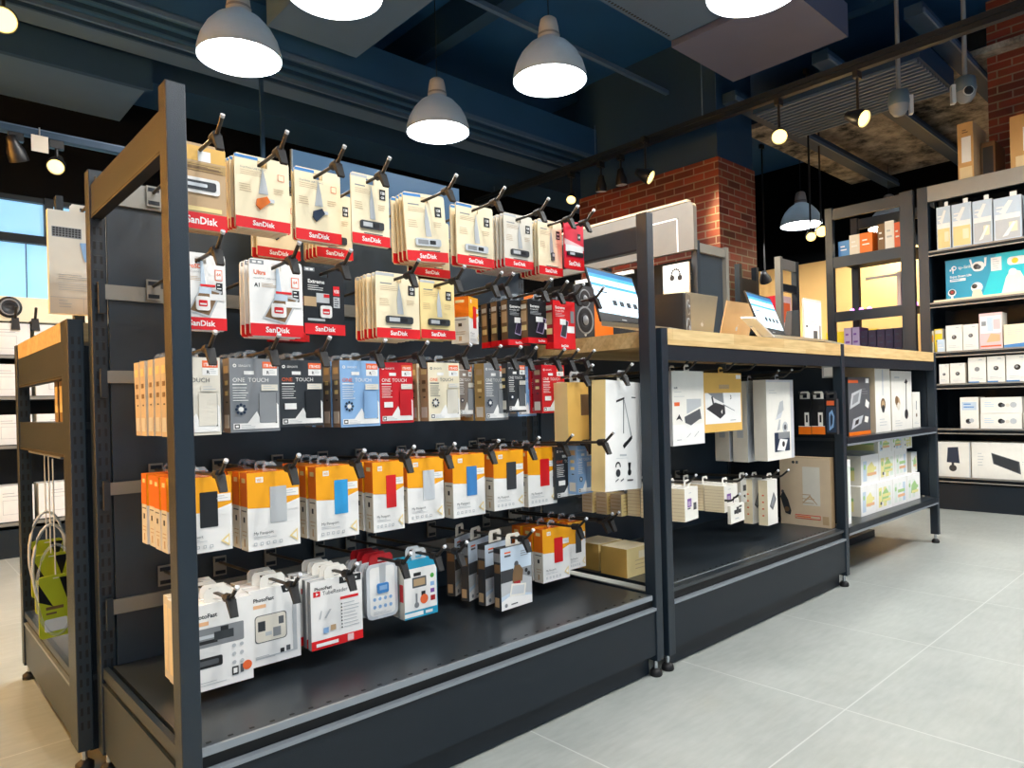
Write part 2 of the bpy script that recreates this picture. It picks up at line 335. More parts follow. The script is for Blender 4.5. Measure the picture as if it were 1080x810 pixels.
def red_card(w, h):
    P = Pack('flash_drive_pack', w, h, .004); P.card('crimson'); P.poly([(0, .62), (1, .5), (1, .42), (0, .5)], 'pink'); P.rect(.05, .95, .36, .5, 'paper', None)
    P.rect(.68, .84, .62, .76, 'black'); P.text('64', .76, .67, .05, 'paper', None, True, 'C'); P.rect(.1, .92, .27, .36, 'black', 'flash_drive', .04, .004); P.rect(.2, .45, .29, .34, 'silver', 'flash_drive', 0, .005)
    P.notes['flash_drive'] = 'black flash drive'; brand(P, .22); return P
def micro_card(w, h, dark=False, ultra=True):
    P = Pack('memory_card_pack', w, h, .004); P.card('black' if dark else 'paper', .07)
    ink = 'paper' if dark else 'dgrey'
    P.rect(.02, .27, .93, .985, 'grey'); P.rect(.06, .13, .945, .97, 'paper'); P.rect(.16, .23, .945, .97, 'paper')
    if dark:
        P.text('Extreme', .1, .76, .055, 'paper', None, True); P.lines(.1, .5, .73, 3, .03, 'paper', .008)
        P.rect(0, .3, .42, .56, 'tan'); P.rect(.3, .62, .48, .62, 'lgrey'); P.rect(.48, .62, .56, .61, 'red')
        P.rect(.72, .88, .6, .74, 'red'); P.text('V30', .8, .64, .05, 'paper', None, True, 'C', .13); P.rect(.72, .88, .42, .58, 'lgrey'); P.lines(.74, .86, .56, 4, .035, 'black', .012)
        P.rect(.08, .5, .21, .245, 'lgrey')
    else:
        P.text('Ultra' if ultra else 'microSD', .08, .8, .055, 'tag', None, True); P.text('microSDXC UHS-I card', .08, .745, .022, 'grey', wmax=.6); P.text('A1', .09, .64, .05, 'black', None, True)
        P.lines(.22, .55, .69, 3, .02, 'tan', .005)
        P.rect(.78, .93, .66, .8, 'tag'); P.rect(.795, .915, .67, .79, 'paper'); P.text('64', .855, .72, .04, 'tag', None, True, 'C'); P.rect(.8, .93, .48, .63, 'black'); P.lines(.82, .91, .61, 3, .045, 'paper', .014)
        P.poly([(.46, .5), (.62, .5), (.58, .65), (.54, .9), (.49, .9), (.49, .66)], 'pblue')
        P.poly([(.22, .24), (.66, .17), (.92, .52), (.5, .58)], 'lgrey', 'phone_picture'); P.poly([(.27, .26), (.64, .2), (.86, .5), (.51, .55)], 'brown', 'phone_picture')
        P.rect(.48, .78, .57, .6, 'red', 'phone_picture'); P.rect(.45, .7, .48, .56, 'pblue', 'phone_picture')
        P.rect(.66, .97, .4, .48, 'paper', 'price_sticker')
    P.rect(.38, .66, .26, .44, 'paper', 'memory_card', .05, .003); P.rect(.43, .6, .31, .39, 'red', 'memory_card', .02, .0035); P.rect(.45, .58, .33, .35, 'paper', 'memory_card', 0, .004)
    brand(P, .17, wide=.86); return P
def seagate(w, h, col, drive, ink='paper', badge=False, t=.034, sidem=None, one='paper'):
    P = Pack('hard_drive_box', w, h, t); P.boxbody(col, sidem or 'seataupe', 'tan')
    P.rect(.66, .96, .87, .96, 'tag'); P.text('1TB HDD', .81, .89, .04, 'paper', None, True, 'C', .26); P.rect(.66, .96, .77, .865, 'paper'); P.text('R', .74, .79, .045, 'black', None, True); P.lines(.8, .93, .85, 3, .022, 'lgrey', .007)
    P.disc(.1, .9, .035, ink); P.disc(.1, .9, .018, col); P.text('SEAGATE', .17, .885, .03, ink, None, False, 'L', .36)
    P.rect(.28, .48, .78, .83, 'paper')
    P.text('ONE', .05, .68, .058, one, None, False, 'L', .27); P.text('TOUCH', .36, .68, .058, ink, None, False, 'L', .43)
    P.lines(.05, .48, .655, 1, .03, ink, .016); P.lines(.05, .45, .605, 6, .034, ink, .009, seed=4)
    P.poly([(.05, .04), (.97, .04), (.97, .36), (.9, .42), (.62, .12), (.52, .28), (.33, .12), (.05, .12)], 'paper')
    P.rect(.07, .17, .05, .11, 'black'); P.rect(.09, .15, .065, .095, 'paper'); P.lines(.2, .5, .095, 3, .02, 'lgrey', .006)
    P.rect(.57, .92, .12, .54, drive, 'drive_picture', .02, .0006); P.rect(.9, .93, .11, .53, 'black', 'drive_picture')
    P.rect(.62, .96, .56, .645, 'offwhite', 'price_sticker'); P.lines(.66, .92, .625, 2, .03, 'lgrey', .008, part='price_sticker')
    if badge:
        P.disc(.74, .26, .14, 'green' if badge == 'green' else 'black', 'seal'); P.disc(.74, .26, .09, 'paper', 'seal'); P.disc(.74, .26, .05, 'black', 'seal'); P.rect(.1, .36, .26, .35, 'paper', 'sticker')
    else:
        for k in range(8):
            a = k*math.pi/4; P.disc(.2+.09*math.cos(a), .31+.09*w/h*math.sin(a), .028, 'navy')
        P.disc(.2, .31, .05, 'paper')
    s = 'offwhite' if (sidem or '') in ('sand', 'tan') else 'tan'
    sd = 'brown' if (sidem or '') in ('sand', 'tan') else 'kraftl'
    P.side(.2, .8, .8, .9, s if s == 'tan' else 'kraftl'); P.side(.3, .7, .5, .56, sd); P.side(.3, .7, .64, .7, sd); P.side(.2, .85, .06, .24, 'offwhite'); P.side(.35, .6, .4, .42, 'black')
    P.tab(); return P
def passport(w, h, drive, t=.034, red_title=False):
    P = Pack('hard_drive_box', w, h, t); P.boxbody('paper', 'offwhite', 'dorange')
    P.rect(0, 1, .565, 1, 'orange'); P.poly([(.44, .565), (1, .565), (1, 1), (.55, 1)], 'yellow' if False else 'orange'); P.poly([(.42, .54), (.42, .8), (.62, .9), (1, .82), (1, .56)], 'orange'); P.poly([(.0, .565), (.42, .565), (.42, .53), (.0, .55)], 'orange')
    P.rect(.16, .3, .87, .94, 'paper'); P.text('WD', .23, .885, .035, 'orange', None, True, 'C', .1); P.poly([(.72, .56), (1, .62), (1, .48), (.72, .48)], 'paper')
    P.rect(.42, .74, .33, .8, drive, 'drive_picture', .015, .0006)
    if drive in ('lgrey', 'silver'): P.poly([(.44, .36), (.5, .36), (.68, .78), (.6, .78)], 'pblue', 'drive_picture')
    if drive == 'black':
        for k in range(6): P.poly([(.44, .36+.06*k), (.72, .42+.06*k), (.72, .43+.06*k), (.44, .37+.06*k)], 'dgrey', 'drive_picture')
    P.rect(.68, .98, .66, .76, 'paper', 'price_sticker'); P.lines(.72, .94, .735, 2, .03, 'lgrey', .008, part='price_sticker')
    P.text('My Passport', .1, .2, .038, 'dgrey', None, False, 'L', .42); P.lines(.1, .56, .175, 2, .02, 'lgrey', .006)
    for k in range(5): P.rect(.1+.12*k, .16+.12*k, .06, .1, 'lgrey'); P.rect(.115+.12*k, .145+.12*k, .07, .09, 'paper')
    P.poly([(.78, .13), (.94, .05), (.94, .22)], 'kraftl'); P.poly([(.83, .13), (.92, .085), (.92, .18)], 'paper')
    P.side(0, 1, .565, 1, 'dorange'); P.side(.25, .75, .87, .93, 'kraftl'); P.side(.4, .6, .36, .43, 'black'); P.side(.15, .85, .5, .515, 'dgrey'); P.side(.2, .8, .24, .25, 'tan'); P.side(.25, .75, .19, .2, 'tan'); P.side(.42, .58, .05, .15, 'tan')
    P.tab(); return P
def ssd_box(w, h, col='black', t=.03):
    P = Pack('solid_state_drive_box', w, h, t); P.boxbody(col, 'brown' if col == 'black' else 'dkred', col)
    P.text('Extreme', .1, .83, .06, 'paper', None, True, 'L', .5); P.text('Portable SSD', .1, .77, .035, 'paper', None, False, 'L', .5); P.lines(.1, .55, .74, 3, .03, 'lgrey', .008)
    P.poly([(.3, .26), (.56, .22), (.7, .58), (.46, .62)], 'lav', 'drive_picture'); P.poly([(.32, .28), (.54, .24), (.67, .57), (.47, .6)], 'dpurple' if col == 'black' else 'charcoal', 'drive_picture')
    P.rect(.78, .95, .55, .8, 'grey'); P.rect(.78, .95, .8, .92, 'red'); P.rect(.62, .95, .34, .48, 'paper', 'price_sticker'); P.rect(.3, .56, .5, .62, 'paper', 'security_sticker')
    P.rect(0, 1, 0, .13, 'red', 'brand_band'); P.text('SanDisk', .5, .04, .05, 'paper', 'brand_band', True, 'C', .6)
    P.side(.15, .85, .3, .42, 'kraftl'); P.side(.15, .85, .5, .75, 'tan'); P.side(.15, .85, .8, .9, 'offwhite'); P.side(0, 1, 0, .13, 'red'); P.tab(hgt=.02); return P
# ------------------------------------------------------------------ hooks
HK = {}
def hook(x, z, carry, yb=.495, yf=.12, holder=True, tilt=.012, z2=None):
    """straight arm from a bar to the front, tip bent up, flip-up ticket clip hanging at the bend"""
    t = thing('display_hook', f'black display hook {carry}', 'hook', (x, yb, z-tilt), group='display hooks on the gondola')
    L = yb-yf
    k = ('a', round(L, 3), round(tilt, 3))
    if k not in HK:
        m = MB(); m.tube([(0, -.002, 0), (0, -L*.5, tilt*.5), (0, -L, tilt), (0, -L-.009, tilt+.004), (0, -L-.032, tilt+.024)], .0036, 'wire', 8)
        o = m.build('wire_arm', t); HK[k] = o.data
        c = MB(); c.tube([(0, -L-.031, tilt+.0231), (0, -L-.035, tilt+.0266)], .0042, 'wire_tip', 8); HK[k, 'c'] = c.build('tip_cap', o).data
        b = MB(); b.box(-.014, .014, -.004, 0, -.03, .014, 'bar'); b.box(-.011, .011, -.0055, -.004, .002, .01, 'steel_dark'); b.box(-.011, .011, -.0055, -.004, -.026, -.018, 'steel_dark'); HK[k, 'b'] = b.build('back_plate', t).data
        if holder:
            h = MB(); h.tube([(0, -L+.016, tilt-.001), (0, -L-.004, tilt+.0005)], .0085, 'rubber', 8)
            h.hexa([(-.0065, -L-.022, tilt-.029), (.0065, -L-.022, tilt-.029), (.0065, -L-.016, tilt-.031), (-.0065, -L-.016, tilt-.031)], [(-.008, -L-.008, tilt), (.008, -L-.008, tilt), (.008, -L+.002, tilt-.003), (-.008, -L+.002, tilt-.003)], 'rubber')
            HK[k, 'h'] = h.build('ticket_clip', t).data
    else:
        def lk(n, d, p): o = bpy.data.objects.new(n, d); COL.objects.link(o); o.parent = p; return o
        o = lk('wire_arm', HK[k], t); lk('tip_cap', HK[k, 'c'], o); lk('back_plate', HK[k, 'b'], t)
        if holder: lk('ticket_clip', HK[k, 'h'], t)
    return t
# ------------------------------------------------------------------ gondola
H = 1.26; D = .516; HC = .95; PW, PD = .030, .036
def post_mesh(h, slots=True, z0=.045):
    m = MB(); m.bev(0, PW, 0, PD, z0, h, 'steel', .002)
    if slots:
        for k in range(int((h-z0-.06)/.03)):
            z = z0+.03+.03*k
            for x in (.006, .018): m.box(x, x+.005, -.0004, .001, z, z+.016, 'slot')
            m.box(.006, .023, -.0006, .001, z+.0175, z+.019, 'slotrim')
    return m
def foot(parent, z0=.045):
    f = MB(); f.tube([(PW/2, PD/2, .008), (PW/2, PD/2, z0+.002)], .006, 'chrome', 10); f.lathe([(0, 0), (.016, 0), (.018, .004), (.016, .014), (.01, .02), (0, .02)], (PW/2, PD/2, 0), 'rubber', 16)
    return f.build('levelling_foot', parent)
def post(parent, x, y, h, slots=False):
    p = post_mesh(h, slots).build('post', parent, (x, y, 0)); foot(p); return p
def plinth(parent, x0, x1, y0, top=.225, name='plinth'):
    m = MB(); m.box(x0, x1, y0+.004, y0+.02, .062, top-.035, 'steel_dark'); m.box(x0, x1, y0-.001, y0+.012, top-.042, top-.0345, 'steel_edge'); m.box(x0, x1, y0+.014, y0+.02, top-.0345, top-.012, 'slot'); m.box(x0, x1, y0+.03, y0+.04, .004, .062, 'steel_dark')
    return m.build(name, parent)
def deck(parent, x0, x1, y0, y1, top=.225):
    m = MB(); m.box(x0, x1, y0, y1, top-.01, top, 'steel_deck'); m.box(x0, x1, y0-.003, y0+.003, top-.012, top+.0006, 'steel_edge')
    n = int((x1-x0)/.035)
    for k in range(n): m.box(x0+.02+k*.035, x0+.028+k*.035, y0+.014, y0+.018, top, top+.0006, 'slot')
    return m.build('deck', parent)
A = thing('shelving_bay', 'tall dark steel gondola bay with five rows of display hooks', 'shelving')
XA = 1.209
for x in (0, XA): post(A, x, 0, H, False); post(A, x, D, H, True)
def side_frame(parent, x, y0, y1, z0, z1, name='side_beam', th=.02):
    m = MB(); m.box(x, x+th, y0, y1, z0, z1, 'steel'); m.box(x-.0005, x+th, y0, y1, z0-.006, z0, 'slot')
    return m.build(name, parent)
for x in (0, XA): side_frame(A, x+.004, PD, D, 1.165, 1.228)
# sides of the plinth
for x in (0, XA):
    m = MB(); m.box(x+.004, x+.016, PD, D, .05, .188, 'steel'); m.box(x+.002, x+.018, PD, D, .188, .194, 'steel'); m.box(x+.008, x+.02, PD, D, .194, .212, 'steel_dark'); m.box(x+.004, x+.014, PD, D, .203, .226, 'steel'); m.build('side_plinth', A)
plinth(A, PW, XA, 0); deck(A, .022, XA-.012, .006, D)
for z0, z1 in ((.226, .349), (.35, .595), (.596, .828), (.829, 1.004), (1.005, 1.2)):
    m = MB(); m.box(PW, XA, .508, .516, z0, z1, 'panel'); m.box(PW, XA, .5075, .509, z1-.003, z1, 'steel_dark'); m.build('back_panel', A)
for i, (z0, z1) in enumerate(((.335, .365), (.583, .609), (.816, .842), (.99, 1.021), (1.19, 1.24))):
    m = MB(); m.box(.022, XA, .499, .507, z0, z1, 'bar'); m.box(.01, .022, .497, .51, z0-.03, z1+.004, 'steel'); m.build('hook_bar', A)
def counter_bay(name, label, x0, x1, left=True, plinth_on=True):
    b = thing(name, label, 'shelving', (0, 0, 0))
    xs = ([x0] if left else [])+[x1]
    for x in xs: post(b, x, 0, HC, False); post(b, x, D, HC, True)
    return b
XB0, XB1, XC1 = 1.264, 2.4485, 3.5525
B = counter_bay('counter_bay', 'dark steel counter bay with closed plinth between two posts', XB0, XB1)
plinth(B, XB0+PW, XB1, 0); deck(B, XB0+PW, XB1+.02, .037, D-.004); m = MB(); m.box(XB0+PW, XB1, .006, .037, .215, .225, 'steel_deck'); m.build('deck_lip', B)
for z0, z1 in ((.226, .349), (.35, .595), (.596, .828), (.829, .9)):
    m = MB(); m.box(XB0+PW, XB1, .508, .516, z0, z1, 'panel'); m.build('back_panel', B)
for z0, z1 in ((.335, .365), (.583, .609), (.816, .842)):
    m = MB(); m.box(XB0+.03, XB1, .499, .507, z0, z1, 'steel'); m.build('hook_bar', B)
m = MB(); m.box(XB0+PW, XB1, .004, .02, .862, .903, 'steel_dark'); m.build('front_beam', B)
Cb = counter_bay('counter_bay', 'dark steel counter bay with two open shelves and no plinth', XB1, XC1, False)
for zt in (.58, .228):
    m = MB(); m.box(XB1+PW, XC1, .006, D, zt-.012, zt, 'steel_deck'); m.box(XB1+PW, XC1, -.001, .008, zt-.03, zt+.001, 'steel_dark'); m.box(XB1+PW, XC1, -.003, .001, zt-.03, zt-.022, 'steel_edge'); m.build('shelf', Cb)
m = MB(); m.box(XB1+PW, XC1, .508, .516, .24, .9, 'panel'); m.build('back_panel', Cb)
m = MB(); m.box(XB1+PW, XC1, .004, .02, .862, .903, 'steel_dark'); m.build('front_beam', Cb)
for x in (XC1+.005,):
    m = MB(); m.box(x, x+.02, PD, D, .86, .9, 'steel_dark'); m.box(x, x+.02, PD, D, .17, .2, 'steel_dark'); m.build('side_beam', Cb)
m = MB(); m.box(XB1+PW, XC1, .3, .46, 0, .035, 'steel_dark'); m.build('base_rail', Cb)
for bb, x in ((B, XB0), (B, XB1), (Cb, XC1)):
    m = MB(); m.bev(x, x+PW, .895, .93, 0, .904, 'steel', .002); m.box(x+.005, x+.02, D+PD, .895, .86, .904, 'steel_dark'); m.build('rear_post', bb)
m = MB(); m.box(XC1+.002, XC1+.012, PD+.002, D-.002, .235, .9, 'steel_dark'); m.build('side_panel', Cb)
m = MB(); m.box(XB1+PW+.001, XB1+PW+.009, PD+.002, D-.002, .24, .86, 'steel_dark'); m.build('side_panel', Cb)
for x0, x1, lb in ((XB0+PW+.001, XB1-.001, 'pale laminated wood countertop carrying the laptops and speakers'), (XB1+PW+.001, XC1-.001, 'pale laminated wood countertop above the open shelves at the right')):
    m = MB(); m.bev(x0, x1, .001, D-.002, .9045, HC, 'wood', .002); m.bev(x0, x1, D+.037, .93, .9045, HC, 'wood', .002); m.box(x0+.03, x1-.03, D-.01, D+.05, .9055, HC-.001, 'wood'); tag(m.build('countertop'), lb, 'countertop', None)
# ---- counter on the reverse side, seen past the left end
R = thing('counter_bay', 'low counter bay behind the tall gondola at the left end', 'shelving')
RX = -.035; RY0, RY1 = .566, 1.27
def rpost(y, dp):
    m = MB(); m.bev(RX, RX+.03, y, y+dp, .045, .953, 'steel', .002)
    for k in range(28):
        z = .09+.03*k
        for x in (.006, .018): m.box(RX+x, RX+x+.005, y-.0004, y+.001, z, z+.016, 'slot')
    p = m.build('post', R); f = MB(); f.tube([(RX+.015, y+.02, .008), (RX+.015, y+.02, .047)], .006, 'chrome', 10); f.lathe([(0, 0), (.018, 0), (.018, .012), (.008, .02), (0, .02)], (RX+.015, y+.02, 0), 'rubber', 14); f.build('levelling_foot', p)
rpost(RY0, .075); rpost(RY1, .036)
for x in (1.15,):
    m = MB(); m.bev(x, x+.03, RY0, RY0+.036, .0, .953, 'steel'); m.build('post', R); m = MB(); m.bev(x, x+.03, RY1, RY1+.036, .0, .953, 'steel'); m.build('post', R)
side_frame(R, RX+.004, RY0+.075, RY1, .838, .912, 'side_beam'); side_frame(R, RX+.004, RY0+.075, RY1, .665, .735, 'shelf_beam')
m = MB(); m.box(RX+.02, 1.15, RY0+.02, RY1, .72, .735, 'steel_deck'); m.build('shelf', R)
m = MB(); m.box(RX+.004, RX+.02, RY0+.075, RY1, .05, .16, 'steel'); m.box(RX+.002, RX+.02, RY0+.075, RY1, .16, .166, 'steel_edge'); m.box(RX+.01, RX+.022, RY0+.075, RY1, .166, .18, 'slot'); m.box(RX+.004, RX+.016, RY0+.075, RY1, .18, .197, 'steel'); m.build('side_plinth', R)
m = MB(); m.box(RX+.016, 1.15, RY0+.01, RY1+.03, .185, .197, 'steel_deck'); m.build('deck', R)
m = MB(); m.box(RX+.03, 1.15, RY1+.01, RY1+.03, .06, .18, 'steel_dark'); m.build('plinth', R)
m = MB(); m.box(RX+.028, 1.15, RY0+.03, RY0+.038, .03, .9, 'steel_dark'); m.build('back_panel', R)
m = MB(); m.box(RX+.004, 1.19, RY0+.076, RY1-.001, .913, .955, 'wood'); tag(m.build('countertop'), 'orange-lit wooden countertop on the low bay at far left', 'countertop')
# ------------------------------------------------------------------ goods on the hooks of the tall bay
ROWZ = [1.238, 1.036, .862, .641, .42]
RNAME = ['top row', 'second row', 'third row', 'fourth row', 'bottom row']
def zw(row, Y): return ROWZ[row]-.012*(Y-.12)/.375
def hung(fn, xl, xr, yt, yb, Y, n, sp, desc, cat, group, row, tabbed=False, hookx=None, rz=0, ry=0, where=None, extra=None, drop=None, hgt=.018, mkhook=True, fan=0, zfree=False):
    X, Z, w, h = quad(xl, xr, yt, yb, Y); P = fn(w, h)
    if not zfree: Z = zw(row, Y)-h-(hgt-.0104 if tabbed else -.0114)
    if where is None: where = 'on its hook'
    o = stack(P, desc, cat, X, Y, Z, n, sp, group, where, rz, ry, extra_y=extra, fan=fan)
    if mkhook: hook(X, ROWZ[row], f'carrying the {desc}'.replace('the the', 'the'), yf=min(.12, Y-.03))
    return o
G1 = 'flash drive cards hung on hooks'; G2 = 'memory card packs hung on hooks'; G3 = 'hard drive boxes hung on hooks'; G4 = 'small electronics packs hung on hooks'
def gold(w, h): return gold_card(w, h)
U = lambda k, b='cream': (lambda w, h: usb_card(w, h, k, b))
hung(gold, 183, 236.7, 133, 226, .2, 3, .012, 'gold flash drive card beside the near post', 'flash drive', G1, 0)
hung(U('orange'), 246.7, 304, 162, 241, .2, 5, .011, 'cream card with orange flash drive', 'flash drive', G1, 0)
hung(U('steelblue'), 310, 358, 171, 249, .2, 4, .011, 'cream card with dark blue flash drive', 'flash drive', G1, 0, extra=[.2, .215, .40, .42])
hung(U('slim'), 370, 409.5, 193, 269, .165, 6, .012, 'cream card with slim black flash drive', 'flash drive', G1, 0, extra=[.2, .33, .345, .36, .375, .39])
hung(U('nano'), 428, 471, 201, 274, .2, 4, .018, 'fanned cream card with short silver drive', 'flash drive', G1, 0, ry=-.06, fan=-.03)
hung(U('key'), 480.5, 519, 209, 275, .2, 5, .014, 'cream card with square silver key drive', 'flash drive', G1, 0, extra=[.21, .225, .38, .41])
hung(U('slim', 'offwhite'), 531, 561, 225.5, 283, .2, 9, .014, 'off-white card with grey drive in a long row', 'flash drive', G1, 0)
hung(U('tiny'), 567, 592, 230, 289, .19, 6, .014, 'cream card with tiny black plug drive', 'flash drive', G1, 0)
hung(red_card, 595, 615, 240, 291, .16, 1, .01, 'red and pink card with black flash drive', 'flash drive', G1, 0)
# second row
hung(lambda w, h: micro_card(w, h, False, False), 184, 237, 264, 348, .2, 2, .012, 'white memory card pack beside the near post', 'memory card', G2, 1)
hung(lambda w, h: micro_card(w, h), 262, 318, 270, 353, .19, 3, .022, 'white phone memory card pack', 'memory card', G2, 1, fan=.02)
hung(lambda w, h: micro_card(w, h, True), 319.5, 362, 281, 354, .2, 3, .012, 'black memory card pack with red band', 'memory card', G2, 1, extra=[.2, .36, .39])
hung(U('slim'), 395.5, 441, 283, 354, .17, 6, .017, 'cream card with long dark metal drive', 'flash drive', G1, 1)
hung(U('slim', 'kraftl'), 442.5, 478.5, 294.6, 358, .19, 4, .014, 'yellowish card with black sliding drive', 'flash drive', G1, 1)
hung(lambda w, h: passport(w*1, h, 'red', .05), 490, 508, 321, 370, .24, 1, .05, 'slim orange and white box with red drive', 'hard drive', G3, 1, tabbed=True, rz=.45)
hung(lambda w, h: ssd_box(w, h), 536, 557, 317, 365, .21, 3, .042, 'black rugged drive box with purple picture', 'hard drive', G3, 1, tabbed=True, hgt=.02, rz=-.12)
hung(lambda w, h: ssd_box(w, h), 556, 584, 321, 367, .185, 1, .04, 'black box with lavender drive picture beside the red one', 'hard drive', G3, 1, tabbed=True, hgt=.02, where='on its hook')
hung(lambda w, h: ssd_box(w, h, 'red'), 583, 606, 323, 374, .16, 1, .04, 'red box with slim black drive picture', 'hard drive', G3, 1, tabbed=True, hgt=.02)
for px, py in ((519.5, 304), (627, 313)):
    p = at(px, py, 'Y', .1); hook(p.x, 1.03, 'with nothing on it above the black drive boxes' if px < 600 else 'with nothing on it in front of the screen', yf=.1)
# third row
S = lambda *a, **k: (lambda w, h: seagate(w, h, *a, **k))
hung(S('offwhite', 'offwhite', 'dgrey', sidem='sand'), 175, 231.5, 377, 462, .2, 5, .041, 'sand coloured drive box beside the near post', 'hard drive', G3, 2, True)
hung(S('seagrey', 'grey', 'paper', sidem='seataupe'), 241.5, 293.5, 377, 456, .2, 4, .042, 'grey portable drive box', 'hard drive', G3, 2, True)
hung(S('charcoal', 'black', 'paper', 'green', sidem='charcoal', one='tag'), 294, 340, 383.5, 454.6, .21, 4, .042, 'black drive box with green seal', 'hard drive', G3, 2, True)
hung(S('blue', 'blue', 'paper', sidem='seataupe', one='tag'), 358, 399.5, 382, 453, .19, 4, .042, 'light blue portable drive box', 'hard drive', G3, 2, True)
hung(S('seared', 'seared', 'paper', 'black', sidem='dkred'), 400, 435, 387, 452, .21, 3, .042, 'red drive box with black seal', 'hard drive', G3, 2, True)
hung(S('seacream', 'offwhite', 'dgrey', sidem='tan', one='tag'), 451, 484, 384.5, 446.5, .19, 4, .042, 'cream portable drive box', 'hard drive', G3, 2, True)
hung(S('seataupe', 'grey', 'paper', sidem='seagold'), 483, 499, 389, 444, .22, 2, .042, 'taupe drive box half hidden', 'hard drive', G3, 2, True)
hung(S('seagrey', 'grey', 'paper', sidem='seagold'), 509, 536, 382.5, 443, .18, 3, .042, 'grey drive box with gold side', 'hard drive', G3, 2, True, rz=.1)
hung(S('charcoal', 'dgrey', 'paper', sidem='charcoal'), 535, 554, 387, 439, .16, 1, .042, 'charcoal drive box', 'hard drive', G3, 2, True, where='on its hook before the blue one')
hung(S('blue', 'blue', 'paper', sidem='blue'), 545, 564.8, 391, 444, .23, 2, .042, 'narrow light blue drive box', 'hard drive', G3, 2, True)
hung(S('seared', 'dkred', 'paper', 'black', sidem='dkred'), 571, 595, 392, 443, .18, 3, .042, 'red drive box at the far end', 'hard drive', G3, 2, True)
p = at(617, 381, 'Y', .12); hook(p.x, ROWZ[2], 'with nothing on it above the tall brown cartons')
# fourth row
W = lambda d: (lambda w, h: passport(w, h, d))
for xl, xr, yt, yb, Y, n, dm, ds in ((184, 243.5, 501, 583, .2, 5, 'black', 'orange drive box with black drive beside near post'), (260, 315, 497, 580, .2, 4, 'lgrey', 'orange and white drive box with silver drive'), (332.6, 377, 491, 569, .2, 4, 'sky', 'orange and white drive box with bright blue drive'),
        (392.5, 425, 487.5, 562, .19, 3, 'red', 'orange and white drive box with red drive'), (429, 467, 486, 554, .2, 3, 'silver', 'orange and white drive box with pale drive'), (477, 510.5, 482, 549, .2, 3, 'dblue', 'orange and white drive box with mid blue drive'),
        (520, 551.5, 478, 541, .2, 3, 'charcoal', 'orange and white drive box with charcoal drive'), (556, 586, 474, 536, .2, 3, 'red', 'small orange and white box with red drive')):
    hung(W(dm), xl, xr, yt, yb, Y, n, .043, ds, 'hard drive', G3, 3, True)
hung(S('charcoal', 'black', 'paper', 'black', sidem='charcoal', one='tag'), 585, 611, 473, 529.5, .19, 2, .042, 'black drive box with red title', 'hard drive', G3, 3, True)
hung(S('blue', 'blue', 'paper', sidem='blue'), 608, 624, 470, 522, .15, 2, .042, 'pale blue drive box beside the tall cartons', 'hard drive', G3, 3, True)
# tall lamp cartons
def carton(w, h, front='paper', side='kraftl', t=.05, art=True):
    P = Pack('tall_carton', w, h, t); P.boxbody(front, side, side)
    if art:
        P.rect(.7, .82, .85, .862, 'dgrey'); P.poly([(.28, .8), (.5, .835), (.5, .855), (.28, .82)], 'black'); P.poly([(.47, .83), (.49, .83), (.49, .52), (.47, .52)], 'dgrey'); P.poly([(.49, .83), (.5, .83), (.72, .48), (.7, .47)], 'grey'); P.poly([(.46, .4), (.72, .47), (.72, .5), (.5, .43)], 'black')
        P.poly([(.46, .41), (.7, .5), (.7, .46), (.5, .38)], 'black'); P.text('LAMP', .4, .31, .028, 'lgrey', None, False, 'L', .34) if False else P.lines(.38, .66, .33, 1, .02, 'lgrey', .018)
        P.lines(.28, .78, .295, 1, .02, 'lgrey', .003)
        for k in range(9):
            a = math.pi*k/8; P.disc(.33+.06*math.cos(a), .22+.035*math.sin(a), .014, 'black')
        P.disc(.33, .16, .06, 'charcoal'); P.poly([(.6, .25), (.68, .25), (.66, .18), (.62, .18)], 'black'); P.disc(.64, .16, .05, 'black'); P.rect(.58, .74, .08, .095, 'dgrey'); P.poly([(.26, .08), (.34, .1), (.34, .11), (.26, .09)], 'black'); P.poly([(.4, .08), (.48, .1), (.48, .11), (.4, .09)], 'black')
    P.tab('clearhaze', .2, .03, .04); return P
X, Z, w, h = quad(633, 676, 402, 521, .05)
P = carton(w, h, t=.045); tag(P.build((X, .05, Z)), 'tall white carton with desk lamp picture at the end post', 'carton', 'tall cartons').rotation_euler = (0, .05, .08)
hook(X-.02, Z+h+.017, 'carrying the tall white lamp carton', yf=.03)
X, Z, w, h = quad(602, 622, 403, 468, .12)
P = carton(w*1.1, h, 'kraft', 'kraftl', .05, False); P.rect(.62, 1, .45, .8, 'brown'); tag(P.build((X, .13, Z)), 'tall kraft carton behind the white lamp carton', 'carton', 'tall cartons')
hook(X-.01, Z+h+.017, 'carrying the tall kraft carton', yf=.1)
p = at(640, 462, 'Y', .03); hook(p.x-.035, .648, 'with nothing on it in front of the white lamp carton', yf=.012)
